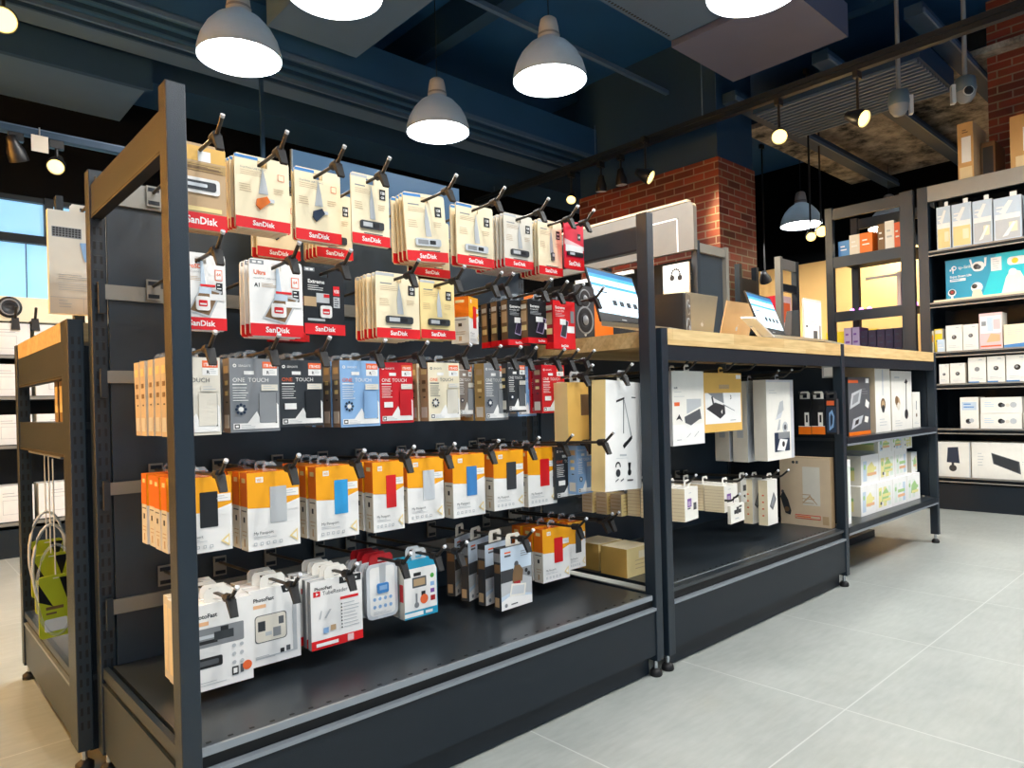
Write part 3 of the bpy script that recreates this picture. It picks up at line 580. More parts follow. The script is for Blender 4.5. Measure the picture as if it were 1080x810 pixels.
# bottom row
def photofast(w, h, second=False, t=.03):
    P = Pack('card_reader_box', w, h, t); P.boxbody('paper', 'offwhite', 'paper')
    P.text('PhotoFast', .08, .84, .05, 'black', None, True, 'L', .4); P.lines(.08, .45, .8, 1, .03, 'porange', .045)
    if second:
        P.poly([(.62, 1), (.98, 1), (.98, .9), (.66, .9)], 'black'); P.text('64GB', .82, .925, .05, 'paper', None, True, 'C', .22)
        P.rect(.1, .72, .3, .66, 'dgrey', 'window', .06); P.rect(.115, .705, .31, .65, 'offwhite', 'window', .06); P.rect(.16, .3, .45, .58, 'charcoal', 'window'); P.rect(.56, .66, .5, .6, 'dgrey', 'window'); P.rect(.45, .6, .35, .47, 'grey', 'window'); P.rect(.3, .42, .38, .43, 'lgrey', 'window')
        P.rect(.58, .66, .1, .17, 'black'); P.rect(.7, .78, .12, .19, 'dgrey'); P.lines(.1, .5, .13, 2, .03, 'lgrey', .008)
        P.rect(.84, .92, .1, .88, 'lgrey'); P.rect(.1, .92, .1, .115, 'lgrey')
    else:
        P.rect(.05, .86, .5, .72, 'grey', 'window', .02); P.rect(.1, .4, .6, .64, 'silver', 'window'); P.rect(.12, .45, .54, .58, 'black', 'window'); P.rect(.4, .7, .56, .66, 'charcoal', 'window'); P.rect(.5, .62, .66, .71, 'black', 'window')
        P.rect(.1, .52, .26, .38, 'black', None, .03); P.rect(.16, .46, .29, .35, 'dgrey', None, .02); P.lines(.1, .6, .1, 2, .03, 'lgrey', .006)
        for i in range(2):
            for j in range(3): P.disc(.7+.12*i, .45-.1*j, .03, 'lgrey')
        P.rect(.66, .76, .1, .2, 'black'); P.rect(.68, .74, .12, .18, 'paper'); P.rect(.79, .84, .11, .21, 'dgrey')
        P.disc(.9, .18, .075, 'tag', 'round_sticker')
    P.side(.2, .8, .1, .9, 'cream'); P.tab('white', .3, .024, .05); return P
hung(lambda w, h: photofast(w, h), 196, 265.5, 634, 727, .17, 4, .034, 'white reader box with round red sticker', 'card reader', G4, 4, True, hgt=.024)
hung(lambda w, h: photofast(w, h, True), 262, 316, 624, 706, .2, 3, .034, 'white reader box with black capacity corner', 'card reader', G4, 4, True, hgt=.024)
def tube(w, h):
    P = Pack('card_reader_pack', w, h, .014); P.boxbody('paper', 'grey', 'lgrey'); P.rect(0, 1, .0, .13, 'red'); P.text('PhotoFast', .07, .86, .05, 'black', None, True, 'L', .34); P.rect(.05, .18, .77, .85, 'red'); P.poly([(.1, .785), (.1, .835), (.15, .81)], 'paper')
    P.text('TubeReader', .22, .78, .06, 'dgrey', None, False, 'L', .5); P.rect(.55, .98, .9, 1, 'black'); P.text('YouTube', .76, .935, .045, 'paper', None, True, 'C', .38)
    P.rect(.56, .92, .66, .7, 'red'); P.lines(.62, .95, .6, 8, .05, 'lgrey', .012)
    for k in range(8): P.disc(.58, .595-.05*k, .014, 'black')
    P.rect(.22, .32, .22, .3, 'blue'); P.rect(.36, .46, .24, .32, 'tan'); P.poly([(.14, .44), (.18, .56), (.2, .56), (.17, .44)], 'lgrey'); P.poly([(.24, .44), (.34, .56), (.38, .56), (.28, .44)], 'lgrey')
    P.rect(.08, .5, .04, .09, 'paper'); P.rect(.68, .8, .02, .12, 'pink'); P.tab('white', .3, .024, .05); return P
hung(tube, 327, 381.5, 614, 687, .17, 5, .024, 'white and red video reader pack', 'card reader', G4, 4, True, hgt=.024)
def clam(w, h):
    P = Pack('card_reader_pack', w, h, .012); P.body.rrect(-w/2, w/2, 0, h, 0, .012, 'silver', .014); P.rect(.1, .9, .06, .94, 'paper', None, .1); P.poly([(.4, .98), (.62, .98), (.6, .66), (.42, .6)], 'lgrey'); P.rect(.32, .68, .46, .64, 'dblue', 'card_reader', .05, .003); P.rect(.38, .62, .52, .6, 'blue', 'card_reader', 0, .0035)
    for i in range(4):
        for j in range(2): P.disc(.24+.17*i, .36-.14*j, .05, 'blue')
    P.lines(.2, .8, .13, 2, .03, 'lgrey', .008); P.tab('dkred', .3, .02, .06); return P
hung(clam, 386, 419, 597, 656, .2, 4, .026, 'clear clamshell pack with small blue reader', 'card reader', G4, 4, True, hgt=.02)
def bluebox(w, h):
    P = Pack('card_reader_box', w, h, .022); P.boxbody('teal', 'offwhite', 'teal'); P.rect(.0, .98, .13, .86, 'paper'); P.rect(.0, .55, .03, .1, 'paper'); P.lines(.62, .95, .09, 1, .02, 'paper', .05)
    P.rect(.24, .66, .52, .7, 'dgrey', 'card_reader', .02); P.rect(.28, .62, .55, .67, 'tan', 'card_reader'); P.rect(.28, .5, .72, .78, 'black'); P.disc(.84, .68, .06, 'green'); P.rect(.78, .9, .5, .57, 'blue'); P.rect(.78, .9, .38, .45, 'purple'); P.rect(.78, .92, .24, .33, 'dkred'); P.rect(.33, .38, .2, .42, 'grey'); P.disc(.355, .22, .07, 'grey'); P.rect(.5, .62, .32, .44, 'black'); P.disc(.58, .3, .12, 'tag', 'round_sticker')
    P.side(.2, .8, .3, .6, 'red'); P.tab('clearhaze', .3, .024, .04); return P
hung(bluebox, 425.5, 460.5, 591, 653, .18, 2, .028, 'blue and white reader box', 'card reader', G4, 4, True, hgt=.024)
def adaptor(w, h):
    P = Pack('travel_adaptor_pack', w, h, .024); P.boxbody('silver', 'charcoal', 'charcoal')
    P.rect(0, 1, .0, 1, 'pblue'); P.rect(.0, 1, .26, .62, 'grey'); P.poly([(0, .22), (.3, .26), (1, .16), (1, .42), (.7, .5), (0, .46)], 'lgrey'); P.rect(0, .4, .44, .64, 'charcoal'); P.poly([(0, 0), (1, 0), (1, .13), (.25, .2), (0, .14)], 'paper')
    P.disc(.5, .7, .07, 'dgrey', 'picture'); P.poly([(.36, .4), (.68, .4), (.72, .58), (.6, .68), (.44, .68), (.38, .56)], 'brown', 'picture'); P.rect(.4, .62, .36, .42, 'dkred', 'picture'); P.disc(.82, .56, .05, 'black', 'picture'); P.disc(.9, .5, .05, 'black', 'picture')
    P.text('Reise', .12, .9, .05, 'tag', None, False, 'L', .3) if False else P.lines(.12, .42, .93, 1, .03, 'tag', .025)
    P.lines(.12, .42, .88, 1, .03, 'dgrey', .03); P.lines(.64, .92, .9, 3, .035, 'grey', .012)
    P.poly([(.25, .2), (.76, .16), (.8, .35), (.32, .4)], 'white', 'product_picture'); P.poly([(.31, .225), (.71, .19), (.745, .33), (.36, .365)], 'silver', 'product_picture')
    P.disc(.14, .07, .045, 'grey'); P.lines(.3, .62, .075, 1, .02, 'dgrey', .018)
    P.side(0, 1, .78, .92, 'grey'); P.side(.1, .9, .6, .74, 'brown'); P.side(.3, .9, .05, .2, 'tan'); P.tab('offwhite', .4, .03, .05); return P
hung(adaptor, 526.5, 560.5, 573, 639, .14, 4, .07, 'dark pack with grey city picture', 'adaptor', G4, 4, True, hgt=.03, rz=.05, fan=.14)
hung(W('red'), 572, 600, 566, 623, .2, 3, .043, 'low hung orange box with red drive', 'hard drive', G3, 4, True)
hung(W('charcoal'), 599, 617, 560, 610, .22, 3, .043, 'low hung orange box with dark drive', 'hard drive', G3, 4, True)
p = at(483, 581, 'Y', .12); hook(p.x, ROWZ[4], 'with nothing on it beside the dark packs')
p = at(643, 550, 'Y', .12); hook(p.x, ROWZ[4], 'with nothing on it above the yellow cartons')
# ------------------------------------------------------------------ goods in the counter bay
def standcard(w, h):
    P = Pack('laptop_stand_pack', w, h, .012); P.boxbody('paper', 'lgrey', 'paper')
    P.rect(0, 1, .28, 1, 'white'); P.text('moft', .06, .76, .03, 'dgrey', None, True); P.lines(.06, .4, .72, 2, .06, 'lgrey', .006); P.rect(.06, .22, .53, .58, 'tag')
    P.poly([(.44, .42), (.9, .52), (.9, .62), (.44, .62)], 'lgrey', 'stand_picture'); P.poly([(.36, .38), (.84, .48), (.84, .34), (.56, .26), (.38, .3)], 'dgrey', 'stand_picture'); P.poly([(.8, .34), (.9, .34), (.86, .48), (.82, .48)], 'dgrey', 'stand_picture'); P.poly([(.1, .34), (.2, .42), (.3, .32), (.2, .36)], 'charcoal', 'stand_picture')
    P.lines(.12, .32, .08, 1, .02, 'grey', .006); P.poly([(.42, .1), (.54, .15), (.54, .155), (.42, .105)], 'dgrey'); P.poly([(.66, .1), (.8, .17), (.8, .175), (.66, .105)], 'dgrey'); P.tab('white', .3, .02); return P
GB = 'packs hung under the counter'
def bpack(fn, xl, xr, yt, yb, Y, n, sp, desc, cat, where, rz=0, ry=0, tabh=.02, name=None, hk=True, drop=0):
    X, Z, w, h = quad(xl, xr, yt, yb, Y); P = fn(w, h)
    o = stack(P, desc, cat, X, Y, Z, n, sp, GB, where, rz, ry, drop=drop)
    if hk: hook(X, Z+h+tabh-.0104, f'under the counter carrying the {desc}', yf=max(.075, min(.1, Y-.03)), holder=False)
    return o
bpack(standcard, 708, 741.5, 391, 471, .08, 3, .05, 'white laptop stand pack', 'laptop stand', 'under the counter', drop=.0)
def kraftstand(w, h):
    P = Pack('laptop_stand_pack', w, h, .02); P.boxbody('kraft', 'tan', 'kraft'); P.rect(.05, .97, .14, .66, 'paper', 'picture_panel')
    P.poly([(.12, .66), (.5, .66), (.52, .48), (.3, .56)], 'grey', 'picture_panel'); P.poly([(.08, .4), (.3, .5), (.54, .44), (.55, .3), (.42, .22)], 'charcoal', 'picture_panel'); P.poly([(.2, .6), (.24, .6), (.28, .46), (.24, .46)], 'charcoal', 'picture_panel'); P.poly([(.5, .45), (.8, .34), (.8, .35), (.5, .47)], 'grey', 'picture_panel'); P.poly([(.44, .34), (.48, .38), (.47, .3)], 'paper', 'picture_panel')
    P.text('3', .68, .55, .07, 'black', 'picture_panel', True); P.lines(.68, .9, .19, 1, .02, 'grey', .01, 'picture_panel'); P.rect(.85, .98, .9, .97, 'paper'); P.lines(.4, .8, .8, 1, .03, 'tan', .07)
    P.tab('kraft', .3, .02); return P
bpack(kraftstand, 740.5, 781.5, 393, 457, .09, 1, .05, 'kraft laptop stand box with white picture panel', 'laptop stand', 'under the counter')
def tallgrey(w, h):
    P = Pack('laptop_stand_box', w, h, .06); P.boxbody('silver', 'offwhite', 'lgrey'); P.lines(.1, .9, .9, 2, .03, 'lgrey', .01); P.side(.3, .7, .3, .6, 'lgrey'); P.tab('clearhaze', .2, .02); return P
bpack(tallgrey, 787, 800, 402, 488, .17, 2, .075, 'tall pale grey box seen edge-on', 'box', 'under the counter')
def talltablet(w, h):
    P = Pack('laptop_stand_box', w, h, .05); P.boxbody('silver', 'offwhite', 'lgrey'); P.rect(0, 1, .0, .97, 'white'); P.rect(.88, 1, .0, 1, 'silver'); P.lines(.1, .4, .87, 2, .03, 'lgrey', .006); P.poly([(.34, .52), (.62, .62), (.6, .74), (.48, .72)], 'lgrey', 'stand_picture'); P.poly([(.3, .5), (.5, .52), (.58, .6), (.4, .56)], 'silver', 'stand_picture'); P.poly([(.36, .36), (.46, .38), (.5, .5), (.44, .5)], 'lgrey', 'stand_picture')
    P.disc(.66, .4, .1, 'lgrey'); P.disc(.66, .4, .05, 'dgrey'); P.rect(.26, .82, .1, .34, 'navy', 'photo'); P.poly([(.34, .12), (.62, .1), (.74, .24), (.46, .26)], 'paper', 'photo'); P.disc(.58, .19, .05, 'black', 'photo'); P.rect(.4, .8, .26, .34, 'grey', 'photo'); P.tab('clearhaze', .2, .02); return P
bpack(talltablet, 807.5, 836, 400.5, 487, .09, 1, .05, 'tall white box with tablet stand drawing', 'box', 'under the counter')
def obox(w, h):
    P = Pack('memory_pack', w, h, .02); P.boxbody('black', 'charcoal', 'black'); P.rect(0, 1, 0, .24, 'dorange', 'orange_base'); P.rect(.0, 1, .22, .24, 'paper', 'orange_base'); P.rect(.5, .85, .24, .62, 'white'); P.rect(.6, .75, .34, .55, 'black'); P.tab('white', .3, .03, .04); return P
def abox(w, h):
    P = Pack('memory_pack', w, h, .02); P.boxbody('black', 'charcoal', 'black'); P.rect(.1, .8, .82, .95, 'tag'); P.rect(.05, .95, .05, .78, 'navy'); P.poly([(.3, .1), (.7, .2), (.8, .5), (.6, .7), (.3, .6)], 'blue'); P.poly([(.4, .2), (.6, .3), (.65, .5), (.5, .6), (.4, .5)], 'navy'); P.tab('charcoal', .3, .03, .04); return P
SX = XB1-.045
for fn, xl, xr, ds in ((obox, 841.5, 854.8, 'black pack with orange base on the side hooks, left of two'), (obox, 855.4, 869.5, 'black pack with orange base on the side hooks, right of two'), (abox, 870.5, 882, 'black pack with blue picture on the side hooks beside the post')):
    a = at(xl, 421, 'X', SX); b = at(xr, 421, 'X', SX); zb = at(xl, 458, 'X', SX).z; P = fn(a.y-b.y, a.z-zb); o = P.build((SX, (a.y+b.y)/2, zb)); o.rotation_euler = (0, 0, -math.pi/2); tag(o, ds, 'memory pack', GB)
    t = thing('display_hook', 'short side hook carrying the '+ds.replace(' on the side hooks', ''), 'hook', (XB1+PW+.0004, (a.y+b.y)/2, zb+(a.z-zb)+.0196), group='display hooks on the gondola'); m = MB(); m.tube([(0, 0, 0), (-.11, 0, 0), (-.118, 0, .01)], .0032, 'wire', 8); m.build('wire_arm', t); m = MB(); m.box(-.003, 0, -.012, .012, -.014, .014, 'steel'); m.build('back_plate', t)
a = at(866, 385, 'X', XB1+.02); b = at(880, 398, 'X', XB1+.02); m = MB(); m.box(XB1+.026, XB1+PW+.0006, b.y, a.y, b.z, a.z, 'lgrey'); m.box(XB1+.0255, XB1+.026, b.y+.008, a.y-.008, b.z+.006, a.z-.012, 'paper'); tag(m.build('shelf_ticket'), 'grey ticket card on the dark side panel beside the middle post', 'ticket')
for px, py, w_ in ((718, 388, 'carrying nothing beside the white laptop stand pack'), (790, 388, 'carrying nothing above the tall grey boxes'), (842, 392, 'carrying nothing left of the ticket card')):
    p = at(px, py, 'Y', .12); hook(p.x, min(p.z, .85), 'under the counter '+w_, holder=False)
def webcam(w, h, t=.045):
    P = Pack('adaptor_box', w, h, t); P.boxbody('white', 'cream', 'white'); P.rect(.2, .5, .42, .68, 'purple', 'picture'); P.rect(.24, .44, .46, .6, 'lav', 'picture'); P.rect(.2, .42, .36, .4, 'navy', 'picture'); P.rect(.64, .86, .3, .52, 'charcoal', 'picture'); P.rect(.7, .8, .36, .46, 'dgrey', 'picture'); P.lines(.3, .6, .86, 1, .02, 'lgrey', .02)
    for k in range(8): P.side(.0, 1, .06+.11*k, .068+.11*k, 'tan')
    P.tab('white', .3, .024, .04); return P
bpack(lambda w, h: webcam(w, h), 719.5, 738, 516, 551, .06, 4, .055, 'small white box with purple square picture', 'adaptor', 'above the deck', rz=.15, tabh=.024)
bpack(lambda w, h: webcam(w, h, .07), 762, 779, 513, 541, .1, 4, .075, 'white box with purple picture and tan side', 'adaptor', 'above the deck', rz=.1, tabh=.024)
def camcard(w, h):
    P = Pack('webcam_pack', w, h, .01); P.boxbody('white', 'offwhite', 'white'); P.rect(.25, .75, .5, .72, 'black', 'webcam'); P.rect(.42, .58, .72, .86, 'black', 'webcam'); P.rect(.6, .8, .8, .9, 'black', 'webcam'); P.disc(.5, .61, .08, 'charcoal', 'webcam'); P.lines(.3, .7, .26, 1, .02, 'lgrey', .06); P.tab('white', .3, .02, .04); return P
bpack(camcard, 768.5, 787, 534, 553, .05, 1, .05, 'small white card with black webcam', 'webcam', 'above the deck', rz=.12)
def dia(w, h):
    P = Pack('adaptor_box', w, h, .035); P.boxbody('white', 'cream', 'white'); P.poly([(.2, .42), (.62, .72), (.86, .55), (.5, .32)], 'dgrey', 'picture'); P.poly([(.3, .44), (.62, .66), (.76, .55), (.5, .38)], 'pgreen' if False else 'grey', 'picture')
    for k in range(4): P.side(.4, .6, .2+.15*k, .23+.15*k, 'tag')
    P.tab('white', .3, .024, .04); return P
bpack(dia, 808.5, 820, 507, 555, .12, 2, .06, 'white box with grey slab picture', 'adaptor', 'above the deck', rz=.05, tabh=.024)
def dark(w, h):
    P = Pack('adaptor_box', w, h, .03); P.boxbody('white', 'offwhite', 'white'); P.rect(.3, .7, .5, .75, 'charcoal', 'picture'); P.poly([(.3, .3), (.6, .2), (.6, .34)], 'black', 'picture'); P.tab('white', .3, .024, .04); return P
bpack(dark, 781, 789, 506, 531, .2, 1, .05, 'small white box with black triangle picture', 'adaptor', 'above the deck', tabh=.024)
# headphone carton on the deck, its printed face toward the left
fx = XB1-.012; a = at(822, 481, 'X', fx); b = at(884, 481, 'X', fx); y0 = max(b.y, .05); y1 = a.y
P = Pack('headphone_carton', y1-y0, a.z-.2256, .036); P.boxbody('sand', 'tan', 'tan')
P.rect(.46, .8, .3, .86, 'offwhite'); P.disc(.28, .92, .03, 'charcoal'); P.rect(.33, .38, .9, .94, 'dgrey')
P.poly([(.0, .4), (.06, .5), (.16, .36), (.22, .2), (.2, .14), (.1, .16), (.04, .3)], 'charcoal', 'headphone_picture'); P.disc(.13, .22, .05, 'brown', 'headphone_picture'); P.disc(.05, .48, .03, 'dgrey', 'headphone_picture')
P.poly([(.45, .34), (.6, .45), (.75, .32), (.73, .32), (.6, .42), (.47, .33)], 'tan'); P.lines(.45, .7, .46, 3, .06, 'tan', .012)
P.rect(.3, .8, .1, .16, 'red'); P.rect(.31, .79, .11, .15, 'sand'); P.lines(.33, .76, .14, 1, .02, 'tag', .018); P.rect(.84, .96, .04, .16, 'tan')
o = P.build((fx, (y0+y1)/2, .2256)); o.rotation_euler = (0, 0, -math.pi/2); tag(o, 'large tan headphone carton standing on the deck beside the middle post', 'carton')
# yellow cartons just past the end frame
def kbox(w, h, t):
    P = Pack('small_carton', w, h, t); P.boxbody('kraftl', 'kraft', 'cream'); P.lines(.35, .95, .55, 3, .14, 'tan', .02); P.rect(.5, .8, .6, .85, 'cream'); return P
tag(kbox(.115, .085, .10).build((1.353, .165, .2258)), 'yellow carton on the deck nearest the end posts', 'carton', 'yellow cartons on the deck')
tag(kbox(.115, .082, .10).build((1.366, .285, .2258)), 'yellow carton on the deck just behind the nearest one', 'carton', 'yellow cartons on the deck')
def beige(w, h):
    P = Pack('small_box', w, h, .045); P.boxbody('kraftl', 'sand', 'sand'); P.lines(.1, .9, .85, 5, .16, 'tan', .03)
    for k in range(5): P.side(.1, .9, .1+.17*k, .14+.17*k, 'tan')
    P.tab('clearhaze', .3, .02, .04); return P
X, Z, w, h = quad(655, 677, 522, 545, .27)
stack(beige(w, h), 'beige striped box', 'box', X, .27, Z, 3, .06, 'beige boxes behind the end posts', 'on a hook behind the end posts'); hook(X, Z+h+.0096, 'behind the end posts carrying beige striped boxes', yf=.22, holder=False)
# ------------------------------------------------------------------ goods on the open shelves
GC = 'boxes on the open counter shelves'
def cbox(xl, xr, yt, Y, zb, t, desc, cat, deco, body='white', side='offwhite', name='product_box', yb=None, dx=0):
    a = at(xl, yt, 'Y', Y); b = at(xr, yt, 'Y', Y); P = Pack(name, b.x-a.x-.002, (a.z+b.z)/2-zb, t); P.boxbody(body, side, side); deco(P)
    return tag(P.build(((a.x+b.x)/2+dx, Y, zb+.0006)), desc, cat, GC)
def d_dg(P):
    P.rect(0, 1, 0, .06, 'dorange'); P.rect(.0, .45, .9, .95, 'tag'); P.rect(.8, .95, .9, .98, 'paper'); P.poly([(.05, .45), (.5, .55), (.62, .8), (.15, .72)], 'lgrey', 'drive_picture'); P.poly([(.15, .52), (.42, .58), (.5, .74), (.22, .68)], 'grey', 'drive_picture'); P.poly([(.1, .1), (.55, .2), (.66, .34), (.2, .28)], 'silver', 'drive_picture'); P.poly([(.25, .17), (.42, .2), (.46, .28), (.3, .25)], 'black', 'drive_picture'); P.poly([(.75, .5), (.9, .45), (.95, .55), (.8, .62)], 'white'); P.poly([(.7, .22), (.86, .2), (.9, .3), (.74, .32)], 'white'); P.lines(.6, .9, .8, 3, .04, 'grey', .01)
cbox(894, 917, 398, .05, .58, .06, 'dark grey box with orange base on the upper open shelf', 'box', d_dg, 'dgrey', 'charcoal')
cbox(896, 905, 384, .22, .58, .14, 'plain beige box behind the dark grey box, left one', 'box', lambda P: None, 'sand', 'tan')
def d_pod(P):
    P.rect(.46, .54, .5, .86, 'silver'); P.disc(.5, .38, .16, 'brown', 'microphone_picture'); P.disc(.5, .38, .1, 'tan', 'microphone_picture'); P.disc(.5, .32, .1, 'charcoal', 'microphone_picture'); P.lines(.25, .75, .18, 3, .04, 'lgrey', .008)
    for k in range(8): P.side(.3, .6, .45+.03*k, .455+.03*k, 'dgrey')
cbox(922, 938, 379.5, .05, .58, .2, 'tall white box with copper ball picture on the upper open shelf', 'box', d_pod, 'white', 'sand')
def d_mic(P):
    P.disc(.3, .46, .1, 'tan', 'microphone_picture'); P.disc(.24, .5, .08, 'brown', 'microphone_picture'); P.disc(.32, .4, .07, 'offwhite', 'microphone_picture'); P.poly([(.68, .3), (.72, .3), (.73, .8), (.7, .8)], 'charcoal', 'microphone_picture'); P.poly([(.62, .8), (.72, .87), (.8, .82), (.74, .78)], 'black', 'microphone_picture'); P.disc(.7, .26, .09, 'charcoal', 'microphone_picture'); P.lines(.15, .5, .16, 3, .04, 'lgrey', .008); P.lines(.15, .5, .9, 1, .04, 'lgrey', .02)
P0 = cbox(939.5, 961, 391.5, .05, .58, .16, 'white box with black desk microphone picture', 'box', d_mic)
def d_s(P): P.disc(.5, .35, .09, 'brown', 'microphone_picture'); P.poly([(.47, .5), (.53, .5), (.55, .75), (.48, .75)], 'dgrey', 'microphone_picture'); P.lines(.2, .8, .16, 2, .04, 'lgrey', .01)
cbox(962, 970, 413.5, .06, .58, .14, 'short white box at the right end of the upper open shelf', 'box', d_s)
m = MB(); a = at(949, 388, 'Y', .1); m.hexa([(a.x-.02, .1, .8535), (a.x+.03, .1, .8535), (a.x+.03, .12, .8535), (a.x-.02, .12, .8535)], [(a.x-.005, .1, .885), (a.x+.045, .1, .885), (a.x+.045, .11, .885), (a.x-.005, .11, .885)], 'grey'); 
def d_g(sd):
    def f(P):
        rr = random.Random(sd); 
        P.rect(.06, .94, .1, .9, 'paper')
        for k in range(3): P.poly([(.1+.3*k, .12), (.3+.3*k, .12), (.32+.28*k, .8), (.12+.3*k, .8)], rr.choice(['pyellow', 'mint', 'paper', 'pblue']))
        P.poly([(.3, .3), (.6, .25), (.8, .5), (.6, .75), (.35, .6)], rr.choice(['pyellow', 'pgreen', 'paper'])); P.rect(.35, .85, .45, .56, rr.choice(['pgreen', 'pyellow'])); P.rect(.35, .85, .28, .38, rr.choice(['porange', 'pyellow'])); P.disc(.2, .6, .06, 'pgreen')
        if rr.random() < .6: P.rect(.2, .3, .2, .3, 'dgrey')
        P.side(.1, .9, .15, .5, 'pyellow'); P.side(.1, .9, .5, .6, 'pgreen')
    return f
GW = ['foremost corner', 'second along', 'third along', 'fourth along', 'last along']
def rowboxes(xs, yt, z0, Y, t, row, h=None):
    prev = None
    for k in range(len(xs)-1):
        a = at(xs[k], yt, 'Y', Y); b = at(xs[k+1], yt, 'Y', Y); hh = h
        P = Pack('charger_box', b.x-a.x-.003, hh, t); P.boxbody('paper', 'offwhite', 'paper'); d_g(k*7+len(row))(P)
        nm = ['at the left', 'second from the left', 'third from the left', 'fourth from the left', 'at the right'] if len(xs) > 4 else ['at the left', 'in the middle', 'at the right']
        tag(P.build(((a.x+b.x)/2, Y, z0)), f'pale green and yellow carton {nm[k]} of the {row} on lower shelf', 'carton', GC)
rowboxes([907, 924, 941, 956, 970], 500, .2288, .06, .3, 'bottom layer', .128)
rowboxes([908, 927, 944, 957], 500, .3573, .07, .28, 'middle layer', .128)
rowboxes([926, 940, 952, 962], 470, .4858, .06, .18, 'top layer', .076)
tag((lambda P: (P.boxbody('paper', 'offwhite', 'paper'), d_g(5)(P), P.build((at(965, 490, 'Y', .08).x-.01, .08, .3573)))[-1])(Pack('charger_box', .08, .1, .2)), 'small pale box at the right end of the middle layer', 'carton', GC)
tag((lambda P: (P.boxbody('paper', 'pyellow', 'paper'), P.rect(.2, .8, .1, .9, 'mint'), P.side(.2, .8, .2, .8, 'pyellow'), P.build((2.555, .03, .2288)))[-1])(Pack('charger_box', .05, .26, .1)), 'tall narrow pale carton against the middle post on the lower open shelf', 'carton', GC)
tag((lambda P: (P.boxbody('paper', 'sand', 'sand'), P.rect(.05, .95, .55, .78, 'green'), P.rect(.05, .95, .28, .5, 'dorange'), P.rect(.06, .9, .8, .95, 'pyellow'), P.build((2.76, .25, .4858)))[-1])(Pack('charger_box', .2, .075, .2)), 'carton with green and orange stripes behind the top layer', 'carton', GC)
# ------------------------------------------------------------------ things on the counter
ZC = HC+.0006
def panel3(m, c00, c10, c11, c01, th, mt):      # slab through four corners (bl, br, tr, tl), thickness goes behind
    c = [Vector(p) for p in (c00, c10, c11, c01)]; n = (c[1]-c[0]).cross(c[3]-c[0]).normalized()
    m.hexa([p for p in c], [p-n*th for p in c], mt) if False else m.add([*c, *[p-n*th for p in c]], [(0, 1, 2, 3), (7, 6, 5, 4), (0, 4, 5, 1), (1, 5, 6, 2), (2, 6, 7, 3), (3, 7, 4, 0)], mt)
    return n
def laptop(name, label, hinge, ang, wid, scr_h, lean, base_d, zf, zb):
    """hinge = left end of the hinge; base slopes from zb at the hinge to zf at the front"""
    t = thing('laptop', label, 'laptop', (hinge[0], hinge[1], zb), (0, 0, ang), 'open laptops on the counter')
    dz = zf-zb
    b = MB(); b.hexa([(0, -base_d, dz), (wid, -base_d, dz), (wid, 0, 0), (0, 0, 0)], [(0, -base_d, dz+.008), (wid, -base_d, dz+.008), (wid, 0, .016), (0, 0, .016)], 'aluminium')
    base = b.build('base', t); k = MB()
    for r_ in range(5):
        for c_ in range(13):
            x0 = .02+c_*(wid-.04)/13; y0 = -.03-r_*.02; z = (y0/base_d)*(-dz+.008-.016)*1 + .0165
            z = .016+(dz+.008-.016)*(-y0/base_d)+.0006
            k.box(x0, x0+(wid-.04)/13*.85, y0-.016, y0, z, z+.0012, 'charcoal')
    k.build('keyboard', base)
    s, c = math.sin(lean), math.cos(lean)
    def sp(u, v, off=0): return (u*wid, v*scr_h*s - off*c, .016+v*scr_h*c + off*s*-1)
    l = MB(); panel3(l, sp(0, 0), sp(1, 0), sp(1, 1), sp(0, 1), .007, 'laptop_black'); lid = l.build('screen_lid', t)
    d = MB()
    def R_(u0, u1, v0, v1, mt, o): panel3(d, sp(u0, v0, o), sp(u1, v0, o), sp(u1, v1, o), sp(u0, v1, o), .0002, mt)
    R_(.02, .98, .17, .97, 'screen', .0006); R_(.02, .98, .89, .97, 'screen_top', .0010); R_(.02, .98, .82, .89, 'screen_bar', .0010); R_(.02, .98, .66, .715, 'screen_bar', .0010); R_(.1, .3, .55, .575, 'screen_ink', .0010)
    for j in range(4): R_(.36+.15*j, .45+.15*j, .34, .44, 'screen_ink', .0010); R_(.36+.15*j, .46+.15*j, .46, .475, 'grey', .0010)
    R_(.4, .95, .28, .295, 'pgreen', .0010); R_(.6, .63, .77, .79, 'screen_ink', .0010); R_(.75, .78, .77, .79, 'screen_ink', .0010); R_(.45, .55, .07, .09, 'lgrey', .0010)
    d.build('display', lid)
    return t
h = at(634, 325, 'Y', .36)
laptop('laptop', 'open black laptop with bright blue screen beside the tall gondola post', (h.x, .36, 0), .16, .325, .2, .3, .24, ZC+.016, ZC+.05)
h = at(804, 339, 'Y', .34)
lt = laptop('laptop', 'open black laptop with bright blue screen raised on a white stand', (h.x, .34, 0), .16, .335, .205, .36, .25, ZC+.02, ZC+.058)
